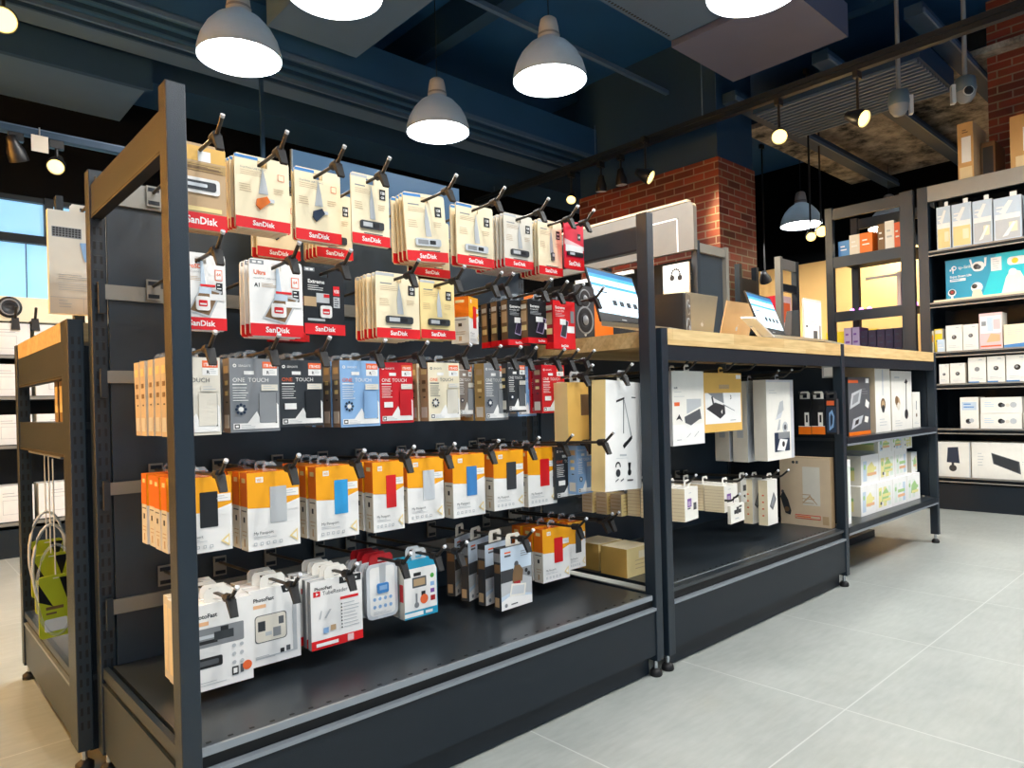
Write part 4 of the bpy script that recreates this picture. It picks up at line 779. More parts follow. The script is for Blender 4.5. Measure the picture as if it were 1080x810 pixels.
# white folding stand under the second laptop
hx_, hy_ = h.x, .34
t = thing('laptop_stand', 'white folding stand under the raised laptop', 'laptop stand', (hx_, hy_, ZC), (0, 0, .16))
m = MB(); m.tube([(-.075, .02, .1), (-.03, .0, .055), (-.005, -.02, .04), (-.01, -.07, .028)], .007, 'white', 8); m.build('arm', t)
m = MB(); m.tube([(-.02, -.0, .04), (-.012, -.07, .001+.007)], .006, 'white', 8); m.tube([(-.04, .02, .03), (-.05, .06, .007)], .006, 'white', 8); m.build('leg', t)
m = MB(); panel3(m, (-.14, -.02, .13), (-.03, -.06, .055), (-.005, .01, .065), (-.115, .05, .14), .006, 'silver'); m.build('tray', t)
def macbook(label, q, Y, leanY, metal, grp='closed-back laptops'):
    """lid seen from behind: q = px of bl, br, tr, tl; bottom at Y, top leaning to Y-leanY"""
    bl, br = at(*q[0], 'Y', Y), at(*q[1], 'Y', Y); tr, tl = at(*q[2], 'Y', Y-leanY), at(*q[3], 'Y', Y-leanY)
    dz = ZC+.012-min(bl.z, br.z); bl.z = br.z = ZC+.012
    o = bl.copy(); t = thing('laptop', label, 'laptop', (o.x, o.y, ZC), None, grp)
    L = lambda p: Vector((p.x-o.x, p.y-o.y, p.z-ZC))
    m = MB(); panel3(m, L(bl), L(br), L(tr), L(tl), .005, metal); lid = m.build('lid', t)
    c = (L(bl)+L(br)+L(tr)+L(tl))/4; ex = (L(br)-L(bl)).normalized(); ez = ((L(tl)-L(bl))).normalized(); n = ex.cross(ez).normalized()
    m = MB(); r = .011; pts = []
    for k in range(16):
        a = 2*math.pi*k/16; rr = r*(1 if not (-.5 < math.cos(a)-1 < .0 and abs(math.sin(a)) < .5) else .72); pts.append(c+ex*rr*math.cos(a)+ez*rr*math.sin(a)+n*.0008)
    m.add(pts, [tuple(range(16))], 'silver'); m.add([c+ex*.002+ez*.013+n*.0008, c+ex*.008+ez*.016+n*.0008, c+ex*.006+ez*.021+n*.0008], [(0, 1, 2)], 'silver'); m.build('emblem', lid)
    w = (L(br)-L(bl)).length; m = MB(); m.box(0, w, .004, .21, 0, .011, metal); b = m.build('base', t); b.rotation_euler = (0, 0, math.atan2(br.y-bl.y, br.x-bl.x)); return t
macbook('grey laptop seen from behind, beside the second speaker', [(729, 345), (749, 348), (757, 313), (724, 308)], .66, .09, 'aluminium')
macbook('gold laptop seen from behind, left of the raised laptop', [(755, 350), (785, 353), (797, 321), (767, 317)], .66, .06, 'goldalu')
def speaker(label, x, y, w, hgt, d, rz):
    t = thing('speaker', label, 'speaker', (x, y, ZC), (0, 0, rz), 'black speakers on the counter')
    m = MB(); m.bev(-w/2, w/2, .006, d, .002, hgt, 'black', .006); m.build('cabinet', t)
    m = MB(); m.rrect(-w/2, w/2, .002, hgt, 0, .008, 'charcoal', .012); b = m.build('front_baffle', t)
    for z, r in ((hgt*.76, w*.24), (hgt*.36, w*.36)):
        m = MB(); m.lathe([(r, -.001), (r*1.12, -.003), (r*1.15, .001)], (0, 0, z), 'chrome' if False else 'grey', 24, 'Y'); m.lathe([(r, -.0015), (r*.82, -.003), (r*.5, .001), (r*.36, -.002), (.0001, -.006)], (0, 0, z), 'black', 24, 'Y'); m.lathe([(r*.4, -.003), (r*.25, -.007), (.0001, -.009)], (0, 0, z), 'grey', 20, 'Y'); m.build('driver_cone', b)
    m = MB(); m.lathe([(.006, -.0006), (.004, -.001), (.0001, -.0012)], (0, 0, hgt*.1), 'lgrey', 12, 'Y'); m.build('knob', b)
    m = MB(); m.box(-w/2+.01, w/2-.01, .015, d-.01, -.0, .003, 'rubber'); m.build('foot_pad', t)
a = at(617, 290, 'Y', .36); speaker('black two-way speaker seen through the end frame of the tall gondola', a.x-.005, .36, .11, .175, .17, .12)
a = at(724, 310, 'Y', .44); speaker('black two-way speaker right of the tall gondola post', a.x+.01, .44, .11, a.z-ZC, .2, .4)
# price sign
a = at(847, 314, 'Y', .45); b = at(866, 317, 'Y', .45); w = b.x-a.x
t = thing('counter_sign', 'white printed price sign in an acrylic stand at the counter end', 'sign', ((a.x+b.x)/2, .45, ZC))
m = MB(); m.rrect(-w/2, w/2, .003, a.z-ZC, 0, .006, 'clearhaze', .01); m.box(-w/2+.01, w/2-.01, -.03, .05, 0, .004, 'clearhaze'); m.build('acrylic_holder', t)
P = Pack('printed_sheet', w*.92, (a.z-ZC)*.92, .0008); P.boxbody('paper'); P.lines(.25, .75, .92, 2, .04, 'lgrey', .012); P.lines(.1, .9, .8, 6, .045, 'lgrey', .012); P.rect(.5, .75, .3, .45, 'dgrey'); P.rect(.1, .38, .08, .24, 'teal'); P.disc(.24, .16, .08, 'navy'); P.rect(.05, .18, .5, .54, 'dgrey'); P.rect(.85, .95, .3, .56, 'grey')
s_ = P.build((0, -.0012, .012)); s_.parent = t
m = MB(); a = at(838, 328, 'Y', .6); m.hexa([(a.x-.06, .6, ZC), (a.x+.05, .6, ZC), (a.x+.05, .66, ZC), (a.x-.06, .66, ZC)], [(a.x-.03, .6, a.z), (a.x+.05, .6, a.z+.01), (a.x+.05, .63, a.z+.01), (a.x-.03, .63, a.z)], 'charcoal'); tag(m.build('tablet_cradle'), 'small dark cradle between the raised laptop and the price sign', 'stand')
# orange box and acrylic sign standing on the counter behind
P = Pack('speaker_carton', .5, .19, .12); P.boxbody('dorange', 'tag', 'dorange'); P.lines(.5, .8, .3, 2, .12, 'paper', .06); P.rect(.1, .3, .6, .9, 'tag')
tag(P.build((1.62, .66, HC+.0006)), 'bright orange carton behind the black rugged drive boxes', 'carton')
a = at(307, 157, 'Y', .62); b = at(484, 200, 'Y', .62)
t = thing('sign_board', 'blue-grey acrylic sign board standing above the top row of cards', 'sign', (a.x, .62, .9556))
m = MB(); m.box(0, b.x-a.x, 0, .006, .004, a.z-.9556, 'acrylic'); pn = m.build('board', t)
m = MB(); zt = a.z-.9556; m.box(.215, .221, -.0006, 0, zt-.105, zt-.045, 'pblue'); [m.box(.225+.028*k, .245+.028*k, -.0006, 0, zt-.105, zt-.105+(.03, .022, .026, .02)[k % 4], 'pblue') for k in range(9)]; m.build('lettering', pn)
m = MB(); m.box(0, b.x-a.x, -.03, .036, 0, .004, 'acrylic'); m.box(0, .004, -.001, .007, .004, a.z-.9556, 'steel_edge'); m.build('base', t)
# ------------------------------------------------------------------ low bay at the left: hanging box, cases, cable packs
a = at(52, 220, 'Y', .78); zb_ = at(52, 330, 'Y', .78).z
P = Pack('keyboard_carton', .15, a.z-zb_, .018); P.boxbody('offwhite', 'cream', 'offwhite'); P.rect(.05, .45, .74, .84, 'grey')
for r_ in range(4):
    for c_ in range(9): P.rect(.06+.043*c_, .09+.043*c_, .75+.022*r_, .765+.022*r_, 'black')
P.poly([(.42, .7), (.78, .72), (.74, .5), (.48, .52)], 'blue', 'picture'); P.lines(.12, .6, .38, 3, .02, 'grey', .004); P.lines(.12, .9, .3, 4, .022, 'lgrey', .004); P.rect(.0, 1, .155, .16, 'lgrey'); P.rect(.45, .455, .02, .16, 'lgrey'); P.lines(.12, .3, .13, 3, .03, 'lgrey', .006); P.tab('offwhite', .3, .02, .06)
tag(P.build((a.x+.071, .78, zb_)), 'tall white keyboard carton hung above the low bay', 'carton')
t = thing('carton_hanger', 'black post with two arms holding up the white keyboard carton', 'hanger', (.05, .9, .9556))
m = MB(); m.bev(-.012, .012, -.012, .012, .004, .30, 'steel_dark'); m.lathe([(0, 0), (.05, 0), (.05, .004), (0, .004)], (0, 0, 0), 'steel_dark', 20); m.build('post', t)
m = MB(); zz = a.z+.012-.9556; m.tube([(-.004, 0, zz), (-.004, -.17, zz)], .0035, 'wire', 8); m.build('arm', t)
m = MB(); m.box(-.045, -.03, -.015, .01, .2, zz+.05, 'steel_dark'); m.box(-.04, .0, -.01, .0, .2, .22, 'steel_dark'); m.build('bracket', t)
for k in range(4):
    P = Pack('slim_case', .11, .115, .045); P.boxbody('charcoal', 'brown', 'brown'); P.side(.2, .8, .2, .75, 'kraftl'); P.lines(.2, .8, .8, 3, .1, 'grey', .03)
    tag(P.build((.052, .70+.058*k, .7356)), ['slim dark case nearest the post on the low bay shelf', 'slim dark case second from the post on the low bay shelf', 'slim dark case third from the post on the low bay shelf', 'slim dark case farthest from the post on the low bay shelf'][k], 'case', 'slim cases on the low bay shelf')
t = thing('hanger_rod', 'thin steel rod under the low bay shelf carrying the yellow cable packs', 'rod', (at(48, 600, 'Y', .9).x+.012, .75, .655)); m = MB(); m.tube([(0, -.02, 0), (0, .42, 0)], .004, 'steel_edge', 8); m.build('rod', t)
m = MB(); m.box(-.004, .004, -.02, -.014, 0, .0645, 'steel_edge'); m.box(-.004, .004, .414, .42, 0, .0645, 'steel_edge'); m.build('bracket', t)
for k, (y, zb, ry) in enumerate(((.80, .215, .1), (.90, .25, .0), (1.0, .27, 0))):
    t = thing('cable_lock_pack', ['yellow cable lock pack with clear cable nearest the post', 'yellow cable lock pack with black corner, middle of three', 'yellow cable lock pack with black corner, rearmost of three'][k], 'cable', (at(52-4*k, 600, 'Y', y).x+.012, y, zb+.02), (0, 0, .15), 'yellow cable packs on the low bay'); t.scale = (.72, .72, .72)
    m = MB(); m.rrect(-.05, .05, .0, .2, -.002, .002, 'lime', .012); m.prism([(-.05, .18), (-.05, .12), (-.01, .1)], -.0026, -.002, 'black'); m.prism([(.01, .19), (.05, .19), (.03, .12)], -.0026, -.002, 'black'); m.rrect(-.035, .03, .02, .06, -.0028, -.002, 'paper', .005); m.box(-.03, .02, -.0026, -.002, .09, .1, 'brown'); m.box(-.03, .0, -.0026, -.002, .075, .081, 'brown'); m.build('card', t)
    m = MB(); pts = []
    for j in range(25):
        a_ = 2*math.pi*j/24; pts.append((.05*math.cos(a_)*1.12, -.006, .15+.13*math.sin(a_)*(1.15 if math.sin(a_) > 0 else 1.1)))
    m.tube(pts, .005, 'clear' if k == 0 else 'silver', 8); m.build('cable', t)
    m = MB(); top_ = (.655-zb-.02)/.72; m.tube([(0, 0, .195), (0, 0, top_-.006)], .002, 'white', 6); m.tube([(-.008, 0, .19), (.008, 0, .19)], .003, 'white', 6); m.build('hang_strap', t)
# ------------------------------------------------------------------ right wall shelving
WX = 4.72; WY0, WY1 = -.75, .385
T = thing('wall_shelving', 'tall black wall shelving with pale shelf edges at the right', 'shelving', (WX, 0, 0))
def wb(name, *b, mt='steel', parent=T):
    m = MB(); m.box(*b, mt); o = m.build(name, parent); o.location = (-WX, 0, 0); return o
for y in (WY1, WY0): wb('post', WX, WX+.05, y-.03, y+.03, 0, 2.085)
wb('header', WX+.002, WX+.03, WY0+.03, WY1-.03, 1.985, 2.085, mt='bar'); wb('top_panel', WX+.03, WX+.45, WY0, WY1, 2.06, 2.085); wb('back_panel', WX+.45, WX+.47, WY0, WY1+.03, 0, 2.085, mt='steel_dark')
wb('side_panel', WX+.05, WX+.45, WY1+.01, WY1+.025, 0, 2.0, mt='steel_dark'); wb('plinth', WX+.01, WX+.03, WY0+.03, WY1-.03, 0, .165, mt='steel_dark')
SHZ = [1.66, 1.325, 1.006, .80, .514, .206]
for z in SHZ:
    m = MB(); m.box(WX+.006, WX+.45, WY0+.03, WY1-.03, z-.014, z, 'steel_dark'); m.box(WX, WX+.006, WY0+.03, WY1-.03, z-.004, z+.006, 'bar'); m.box(WX-.004, WX+.002, WY0+.03, WY1-.03, z-.03, z-.022, 'bar'); o = m.build('shelf', T); o.location = (-WX, 0, 0)
GR = 'boxes on the right wall shelving'
class WPack(Pack): pass
def wbox(xl, xr, yt, si, desc, deco, body='white', side='offwhite', t=.15, X=WX+.03, cat='box', dz=0, name='product_box', h=None):
    z0 = SHZ[si]+.0006+dz; a = at(xl, yt, 'X', X); b = at(xr, yt, 'X', X); w = a.y-b.y
    P = Pack(name, w-.004, h or ((a.z+b.z)/2-z0), t); P.boxbody(body, side, side); deco(P)
    o = P.build((X, (a.y+b.y)/2, z0)); o.rotation_euler = (0, 0, -math.pi/2); return tag(o, desc, cat, GR)
def d_clr(i):
    def f(P):
        P.rect(.06, .94, .06, .55, 'kraftl' if i < 2 else 'lgrey', None); P.rect(.06, .94, .5, .62, 'paper'); P.rect(.55, .85, .2, .42, 'cream'); P.poly([(.2, .66), (.4, .6), (.7, .9), (.55, .92)], 'paper'); P.lines(.1, .5, .8, 2, .08, 'paper', .03); P.rect(.6, .85, 1, 1.1, 'paper', 'ticket'); P.poly([(.3, .1), (.5, .12), (.8, .4), (.7, .42)], 'paper') if i > 1 else None
    return f
E_ = [987, 1003, 1025, 1047, 1078]
for k in range(4): wbox(E_[k], E_[k+1]-.6, 218-3.5*k, 0, ['clear bag of pale goods at the left end of the top shelf', 'clear bag of cream goods second along the top shelf', 'clear bag with white straps third along the top shelf', 'clear bag with wide white label on the top shelf'][k], d_clr(k), 'pblue', 'silver', .2, cat='bag', name='clear_bag')
wbox(1079, 1102, 204, 0, 'clear bag cut by the picture edge on the top shelf', d_clr(2), 'pblue', 'silver', .2, cat='bag', name='clear_bag')
# camera display sign on the second shelf
a = at(997, 276, 'X', WX+.1); b = at(1082, 262, 'X', WX+.1)
def d_tp(P):
    P.poly([(.45, 0), (1, 0), (1, 1), (.65, 1)], 'cyan'); P.disc(.11, .8, .035, 'paper'); P.disc(.115, .8, .017, 'teal'); P.rect(.09, .105, .68, .8, 'paper'); P.rect(.055, .075, .74, .78, 'paper')
    P.text('tp-link', .165, .765, .075, 'paper', None, False, 'L', .17); P.text('Enjoy Smart Life', .055, .58, .05, 'paper', None, True, 'L', .28); P.rect(.055, .26, .49, .55, 'paper'); P.lines(.07, .25, .535, 1, .02, 'teal', .02)
    P.rect(.345, .5, .66, .88, 'paper', 'arm_camera_picture', .06); P.poly([(.31, .95), (.335, .95), (.36, .76), (.34, .74)], 'paper', 'arm_camera_picture'); P.poly([(.5, .95), (.53, .95), (.52, .76), (.5, .74)], 'paper', 'arm_camera_picture'); P.disc(.4, .77, .04, 'black', 'arm_camera_picture'); P.disc(.43, .75, .03, 'dgrey', 'arm_camera_picture')
    P.disc(.08, .24, .055, 'paper', 'small_camera_picture'); P.disc(.08, .25, .04, 'black', 'small_camera_picture'); P.disc(.08, .25, .02, 'dkred', 'small_camera_picture'); P.rect(.065, .095, .05, .18, 'paper', 'small_camera_picture')
    P.disc(.4, .3, .075, 'paper', 'dome_camera_picture'); P.poly([(.33, .06), (.48, .06), (.45, .25), (.35, .25)], 'cream', 'dome_camera_picture'); P.disc(.37, .33, .035, 'black', 'dome_camera_picture'); P.disc(.38, .35, .015, 'dgrey', 'dome_camera_picture')
    P.poly([(.7, .08), (1, .08), (1, .3), (.93, .55), (.82, .6), (.76, .45)], 'mint', 'tree_picture'); P.disc(.84, .55, .05, 'paper', 'tree_picture')
    P.rect(.58, .71, .62, .92, 'paper', 'notice'); P.lines(.6, .69, .88, 5, .05, 'lgrey', .012, 'notice'); P.rect(.78, 1, .7, .88, 'paper', None, .04); P.disc(.87, .79, .04, 'yellow')
    P.poly([(0, 0), (1, 0), (1, .07), (.5, .09), (0, .03)], 'paper')
def stand_sign():
    z0 = SHZ[1]+.0006; w = a.y-b.y; P = Pack('display_sign', w, (a.z+b.z)/2-z0, .02); P.boxbody('teal', 'dgrey', 'teal'); d_tp(P); o = P.build((WX+.1, (a.y+b.y)/2, z0)); o.rotation_euler = (0, 0, -math.pi/2); tag(o, 'blue camera display sign with white security camera pictures', 'sign')
    m = MB(); m.box(WX+.02, WX+.09, b.y, a.y+.05, z0, z0+.02, 'cream'); tag(m.build('display_plinth'), 'low white strip in front of the blue camera sign', 'strip')
stand_sign()
def d_cam(c='charcoal', y_=.55, blue=False):
    def f(P): P.disc(.5, y_, .15, c, 'camera_picture'); P.disc(.47, y_+.02, .07, 'grey', 'camera_picture'); P.lines(.15, .85, .24, 2, .06, 'lgrey', .015); P.lines(.6, .9, .92, 1, .05, 'lgrey', .03); (P.rect(.0, .6, 0, .08, 'dblue') if blue else None)
    return f
wbox(997, 1015, 343, 2, 'white box with dark camera on the third shelf, left of two', d_cam())
wbox(1015, 1032, 342, 2, 'white box with grey camera on the third shelf, right of two', d_cam('dgrey', .58))
def d_pink(P): P.rect(.05, .95, .45, .92, 'paper'); P.rect(.1, .3, .66, .78, 'grey'); P.rect(.35, .6, .5, .88, 'pblue'); P.rect(.62, .92, .55, .82, 'pink'); P.poly([(.3, .2), (.9, .22), (.9, .4), (.5, .44)], 'porange'); P.rect(.05, .95, .08, .12, 'tag')
wbox(1032, 1057, 330, 2, 'tall pink and white box on the third shelf', d_pink, 'pink', 'offwhite', .12)
def d_bl(P): P.poly([(0, 0), (1, 0), (1, .1), (.6, .22), (0, .16)], 'dblue'); P.rect(.6, .85, .45, .72, 'tan', 'camera_picture', .03); P.lines(.1, .5, .85, 4, .08, 'lgrey', .02)
wbox(1058, 1100, 341, 2, 'wide cream box with blue wave on the third shelf', d_bl, 'cream')
def d_y(P): P.rect(.05, .6, .2, .9, 'yellow'); P.rect(.3, .95, .5, .8, 'orange'); P.disc(.4, .4, .12, 'brown')
wbox(978, 985, 349, 2, 'small cream and yellow bottle at the shelf end', d_y, 'cream'); wbox(985, 994, 347, 2, 'small bright yellow box on the third shelf', lambda P: (P.disc(.4, .5, .2, 'brown'), P.rect(.1, .9, .8, .95, 'offwhite')), 'yellow')
wbox(988, 996.5, 358, 2, 'low pale blue box in front of the yellow one', lambda P: P.lines(.1, .9, .6, 2, .2, 'white', .05), 'pblue', X=WX+.012, t=.015)
wbox(990, 1001, 384, 3, 'white box with dark lens on the fourth shelf, left of two', d_cam('charcoal', .5)); wbox(1001.5, 1018, 383, 3, 'white box with dark lens on the fourth shelf, right of two', d_cam('charcoal', .5))
wbox(1020.5, 1040, 377, 3, 'pale blue white box with ring lens on the fourth shelf, first of three', d_cam('grey', .55, True), 'white'); wbox(1040.5, 1060, 375.5, 3, 'pale blue white box with ring lens on the fourth shelf, second of three', d_cam('charcoal', .55, True)); wbox(1060.5, 1085, 374, 3, 'pale blue white box with black lens on the fourth shelf, third of three', d_cam('black', .55, True))
def d_one(P): P.disc(.45, .25, .16, 'dgrey', 'camera_picture'); P.disc(.62, .27, .13, 'lgrey', 'camera_picture'); P.disc(.4, .26, .08, 'black', 'camera_picture'); P.rect(.1, .9, .6, .85, 'pblue'); P.lines(.2, .8, .8, 2, .09, 'dblue', .03)
wbox(1012, 1032, 419, 4, 'upright pale blue camera box on the fifth shelf', d_one, 'white')
def d_two(P): P.disc(.5, .52, .07, 'black', 'camera_picture'); P.disc(.55, .5, .05, 'dgrey', 'camera_picture'); P.disc(.8, .52, .08, 'lgrey', 'camera_picture'); P.lines(.1, .35, .7, 3, .12, 'pblue', .04); P.disc(.66, .5, .05, 'offwhite', 'camera_picture')
wbox(1033.5, 1078, 435, 4, 'long white twin camera box on the fifth shelf, lower of two', d_two, t=.14, h=.098); wbox(1033.5, 1078, 417, 4, 'long white twin camera box on the fifth shelf, upper of two', d_two, t=.14, h=.098, dz=.0992)
wbox(1079, 1100, 434, 4, 'white box cut by the picture edge on the fifth shelf', d_two, t=.14, h=.1)
def d_sol(P): P.poly([(.45, .42), (.75, .4), (.72, .86), (.48, .84)], 'navy', 'panel_picture'); P.rect(.56, .62, .2, .42, 'charcoal', 'panel_picture'); P.disc(.59, .26, .09, 'charcoal', 'panel_picture'); P.rect(.97, 1, 0, 1, 'lgrey')
wbox(978, 1023.5, 466, 5, 'wide white box with dark solar panel picture on the lowest shelf', d_sol)
def d_bat(P): P.poly([(.32, .72), (.76, .5), (.78, .16), (.35, .42)], 'dgrey', 'panel_picture'); P.poly([(.34, .69), (.74, .49), (.75, .2), (.37, .43)], 'charcoal', 'panel_picture'); P.lines(.1, .2, .7, 5, .08, 'lgrey', .015); P.lines(.8, .9, .5, 2, .06, 'lgrey', .015)
wbox(1024, 1092, 467, 5, 'wide white box with dark slab picture on the lowest shelf', d_bat)
# cartons on top
def carb(y0, y1, z1, label, x0=4.75, t=.3):
    P = Pack('cardboard_carton', y1-y0, z1-2.0856, t); P.boxbody('cardboard', 'tan', 'cardboard'); P.rect(.25, .85, .3, .75, 'paper', 'label_sheet'); P.rect(.1, .9, .02, .22, 'tape'); P.lines(.3, .7, .88, 2, .04, 'brown', .02)
    o = P.build((x0, (y0+y1)/2, 2.0856)); o.rotation_euler = (0, 0, -math.pi/2); tag(o, label, 'carton', 'cartons on top of the right shelving')
carb(.1, .185, 2.44, 'narrow brown carton with white label on top of the right shelving'); carb(-.35, -.09, 2.4, 'wide brown carton cut by the picture edge on top of the shelving')
m = MB(); m.box(4.9, 5.15, .02, .095, 2.0856, 2.33, 'brown'); m.box(4.899, 4.9, .03, .085, 2.1, 2.3, 'charcoal'); tag(m.build('dark_carton'), 'dark carton between the two brown cartons on top of shelving', 'carton', 'cartons on top of the right shelving')
# ------------------------------------------------------------------ open rack beside it
K = thing('open_rack', 'tall open steel rack in front of the peach wall', 'shelving', (WX, .44, 0))
def kb(name, *b, mt='steel'): m = MB(); m.box(*b, mt); o = m.build(name, K); o.location = (-WX, -.44, 0); return o
kb('post', WX, WX+.04, .442, .522, 0, 2.085); kb('post', WX, WX+.04, .965, 1.015, 0, 2.085); kb('post', WX+.45, WX+.49, .442, .49, 0, 2.085); kb('post', WX+.45, WX+.49, .965, 1.015, 0, 2.085)
for z0, z1 in ((2.0, 2.075), (1.655, 1.73), (1.27, 1.34)):
    kb('side_beam', WX+.005, WX+.03, .522, .965, z0, z1); kb('shelf', WX+.03, WX+.49, .45, 1.01, z1-.02, z1-.006, mt='steel_dark') if z0 < 1.99 else kb('side_beam', WX+.46, WX+.48, .49, .965, z0, z1)
kb('shelf', WX+.01, WX+.49, .522, .965, .94, .955, mt='steel_dark')
GK = 'boxes on the open rack'
for y0, y1, h_, c, lb in ((.87, .945, .12, 'dblue', 'small blue and white box at the left of the rack top shelf'), (.80, .868, .15, 'offwhite', 'cream box second along the rack top shelf'), (.715, .798, .15, 'dorange', 'orange box on the rack top shelf'), (.635, .68, .19, 'brown', 'brown upright box on the rack top shelf'), (.575, .633, .2, 'white', 'white upright box on the rack top shelf'), (.535, .574, .18, 'tag', 'narrow orange box beside the rack post')):
    P = Pack('small_box', y1-y0, h_, .1); P.boxbody(c, c, c); P.lines(.2, .8, .7, 2, .2, 'paper' if c != 'white' else 'lgrey', .06); o = P.build((WX+.05, (y0+y1)/2, 1.7246)); o.rotation_euler = (0, 0, -math.pi/2); tag(o, lb, 'box', GK)
for k in range(7):
    y0 = .90-.055*k; P = Pack('upright_box', .05, .27 if k < 2 else .24, .16); P.boxbody('lav' if k < 2 else 'dpurple', 'purple' if k < 2 else 'navy', 'dpurple'); P.lines(.2, .8, .85, 3, .2, 'purple' if k < 2 else 'navy', .05); o = P.build((WX+.06, y0, .9556)); o.rotation_euler = (0, 0, -math.pi/2)
    tag(o, ['pale lavender upright box at the left of the rack lower shelf', 'pale lavender upright box second along the rack lower shelf', 'dark purple box third along the rack lower shelf', 'dark purple box fourth along the rack lower shelf', 'dark purple box fifth along the rack lower shelf', 'dark purple box sixth along the rack lower shelf', 'dark purple box beside the rack post on the lower shelf'][k], 'box', GK)
for k, (y, z) in enumerate(((.86, 1.345), (.80, 1.345), (.745, 1.345))):
    m = MB(); m.lathe([(0, 0), (.012, 0), (.014, .012), (.008, .022), (0, .024)], (WX+.05, y, z-.0104), 'pink_emit', 12); tag(m.build('magenta_lamp'), ['glowing magenta lamp at the left of the rack middle shelf', 'glowing magenta lamp in the middle of the rack middle shelf', 'glowing magenta lamp at the right of the rack middle shelf'][k], 'lamp', 'magenta lamps')
m = MB(); m.lathe([(0, 0), (.02, 0), (.022, .018), (.01, .034), (0, .036)], (WX+.09, .475, 1.3346), 'pink_emit', 14); tag(m.build('magenta_lamp'), 'larger glowing magenta lamp between the rack and wall shelving', 'lamp')
t = thing('desk_lamp_display', 'pale desk lamp with flat arm on the rack middle shelf', 'lamp', (WX+.2, .6, 1.3346)); m = MB(); m.box(-.012, .012, -.012, .012, .01, .26, 'offwhite'); m.build('column', t); m = MB(); m.box(-.01, .01, -.03, .22, .235, .25, 'offwhite'); m.build('arm', t); m = MB(); m.box(-.05, .05, -.06, .3, 0, .01, 'offwhite'); m.build('base', t)
# ------------------------------------------------------------------ tall gondola behind the counter with header panel
V = thing('header_gondola', 'dark gondola behind the counter with rounded silver header panel', 'shelving', (3.0, .98, 0))
def vb(name, *b, mt='steel', parent=V): m = MB(); m.box(*b, mt); o = m.build(name, parent); o.location = (-3.0, -.98, 0) if parent is V else (0, 0, 0); return o
for x in (3.0, 3.3): vb('post', x, x+.03, .98, 1.016, 0, 1.62 if x > 3.1 else 1.62, mt='bar' if x > 3.1 else 'steel')
vb('post', 3.0, 3.03, 2.1, 2.136, 0, 1.6); vb('end_beam', 3.03, 3.3, .985, 1.005, 1.56, 1.61, mt='bar'); vb('end_panel', 3.03, 3.3, 1.006, 1.016, .05, 1.56, mt='panel'); vb('side_panel', 3.15, 3.17, 1.016, 2.1, .05, 1.56, mt='steel_dark'); vb('base', 3.0, 3.33, .985, 2.13, 0, .2, mt='steel_dark'); vb('low_beam', 3.03, 3.3, .984, 1.004, 1.0, 1.045, mt='bar')
m = MB(); yy0, yy1, z0, z1 = .975, 2.12, 1.565, 1.83; r = .035
pts = [(yy0, z0), (yy1, z0), (yy1, z1)]+[(yy0+r-r*math.sin(a*math.pi/12), z1-r+r*math.cos(a*math.pi/12)) for a in range(7)]
m.prism(pts, 2.965, 2.998, 'headgrey', 'X'); hd = m.build('header_panel', V); hd.location = (-3, -.98, 0)
m = MB(); m.box(2.9642, 2.9652, yy0+.1, yy0+.108, z0, z1-.075, 'paper'); m.box(2.9642, 2.9652, yy0+.1, yy1-.05, z1-.083, z1-.075, 'paper'); m.build('white_line', hd)
m = MB(); m.box(2.96, 2.999, yy0+r, yy1, z1, z1+.012, 'sand'); m.build('warm_lit_edge', hd)  # sand colour paints the warm light along the header's top edge
t = thing('light_bar', 'white light bar under the silver header panel', 'lamp', (2.99, 1.5, 1.5)); m = MB(); m.box(-.02, .0, -.1, .35, 0, .02, 'white'); m.build('tube', t); m = MB(); m.box(-.004, .04, .1, .14, .02, .064, 'steel'); m.build('bracket', t)
a = at(699, 285, 'X', 2.985); b = at(731, 284, 'X', 2.985)
P = Pack('headphone_poster', .17, .2, .012); P.boxbody('cream', 'tan', 'paper'); P.rect(0, 1, .3, 1, 'white'); P.rect(0, 1, .3, .45, 'pblue')
for k in range(8): aa = math.pi*k/7; P.disc(.5+.16*math.cos(aa), .7+.15*math.sin(aa), .035, 'charcoal')
P.disc(.36, .62, .09, 'black'); P.disc(.66, .6, .09, 'black')
aw = a.y-b.y; o = P.build((2.965, (a.y+b.y)/2, at(715, 316, 'X', 2.965).z)); o.rotation_euler = (.0, .0, -math.pi/2); tag(o, 'white card with headphone picture hung below the silver header', 'poster')
t = thing('display_hook', 'display hook carrying the white headphone card behind the counter', 'hook', (3.0, (a.y+b.y)/2, at(715, 290, 'X', 2.965).z)); m = MB(); m.tube([(.15, 0, .03), (-.02, 0, .02)], .003, 'wire', 6); m.build('wire_arm', t); m = MB(); m.box(.14, .152, -.02, .02, .0, .05, 'steel'); m.build('back_plate', t)
# narrow frame in front of the brick column
N_ = thing('narrow_rack', 'narrow steel rack between the brick column and the peach wall', 'shelving', (4.2, 1.1, 0))
for nm, b, mt in (('post', (0, .035, 0, .04, 0, 1.7), 'bar'), ('post', (.24, .275, 0, .04, 0, 1.69), 'steel'), ('top_beam', (.035, .24, .005, .03, 1.62, 1.69), 'bar'), ('shelf_beam', (.035, .24, .005, .03, 1.47, 1.52), 'steel_dark'), ('back_panel', (.035, .24, .3, .31, 0, 1.6), 'steel_dark'), ('shelf', (.035, .24, .03, .3, 1.2, 1.215), 'steel_dark'), ('post', (0, .035, .3, .34, 0, 1.7), 'steel'), ('post', (.24, .275, .3, .34, 0, 1.7), 'steel')):
    m = MB(); m.box(*b, mt); m.build(nm, N_)
P = Pack('red_carton', .19, .23, .15); P.boxbody('pink', 'crimson', 'pink'); P.rect(.1, .9, .2, .8, 'tag'); tag(P.build((4.337, 1.14, 1.2156)), 'pinkish red carton in the narrow rack', 'carton')
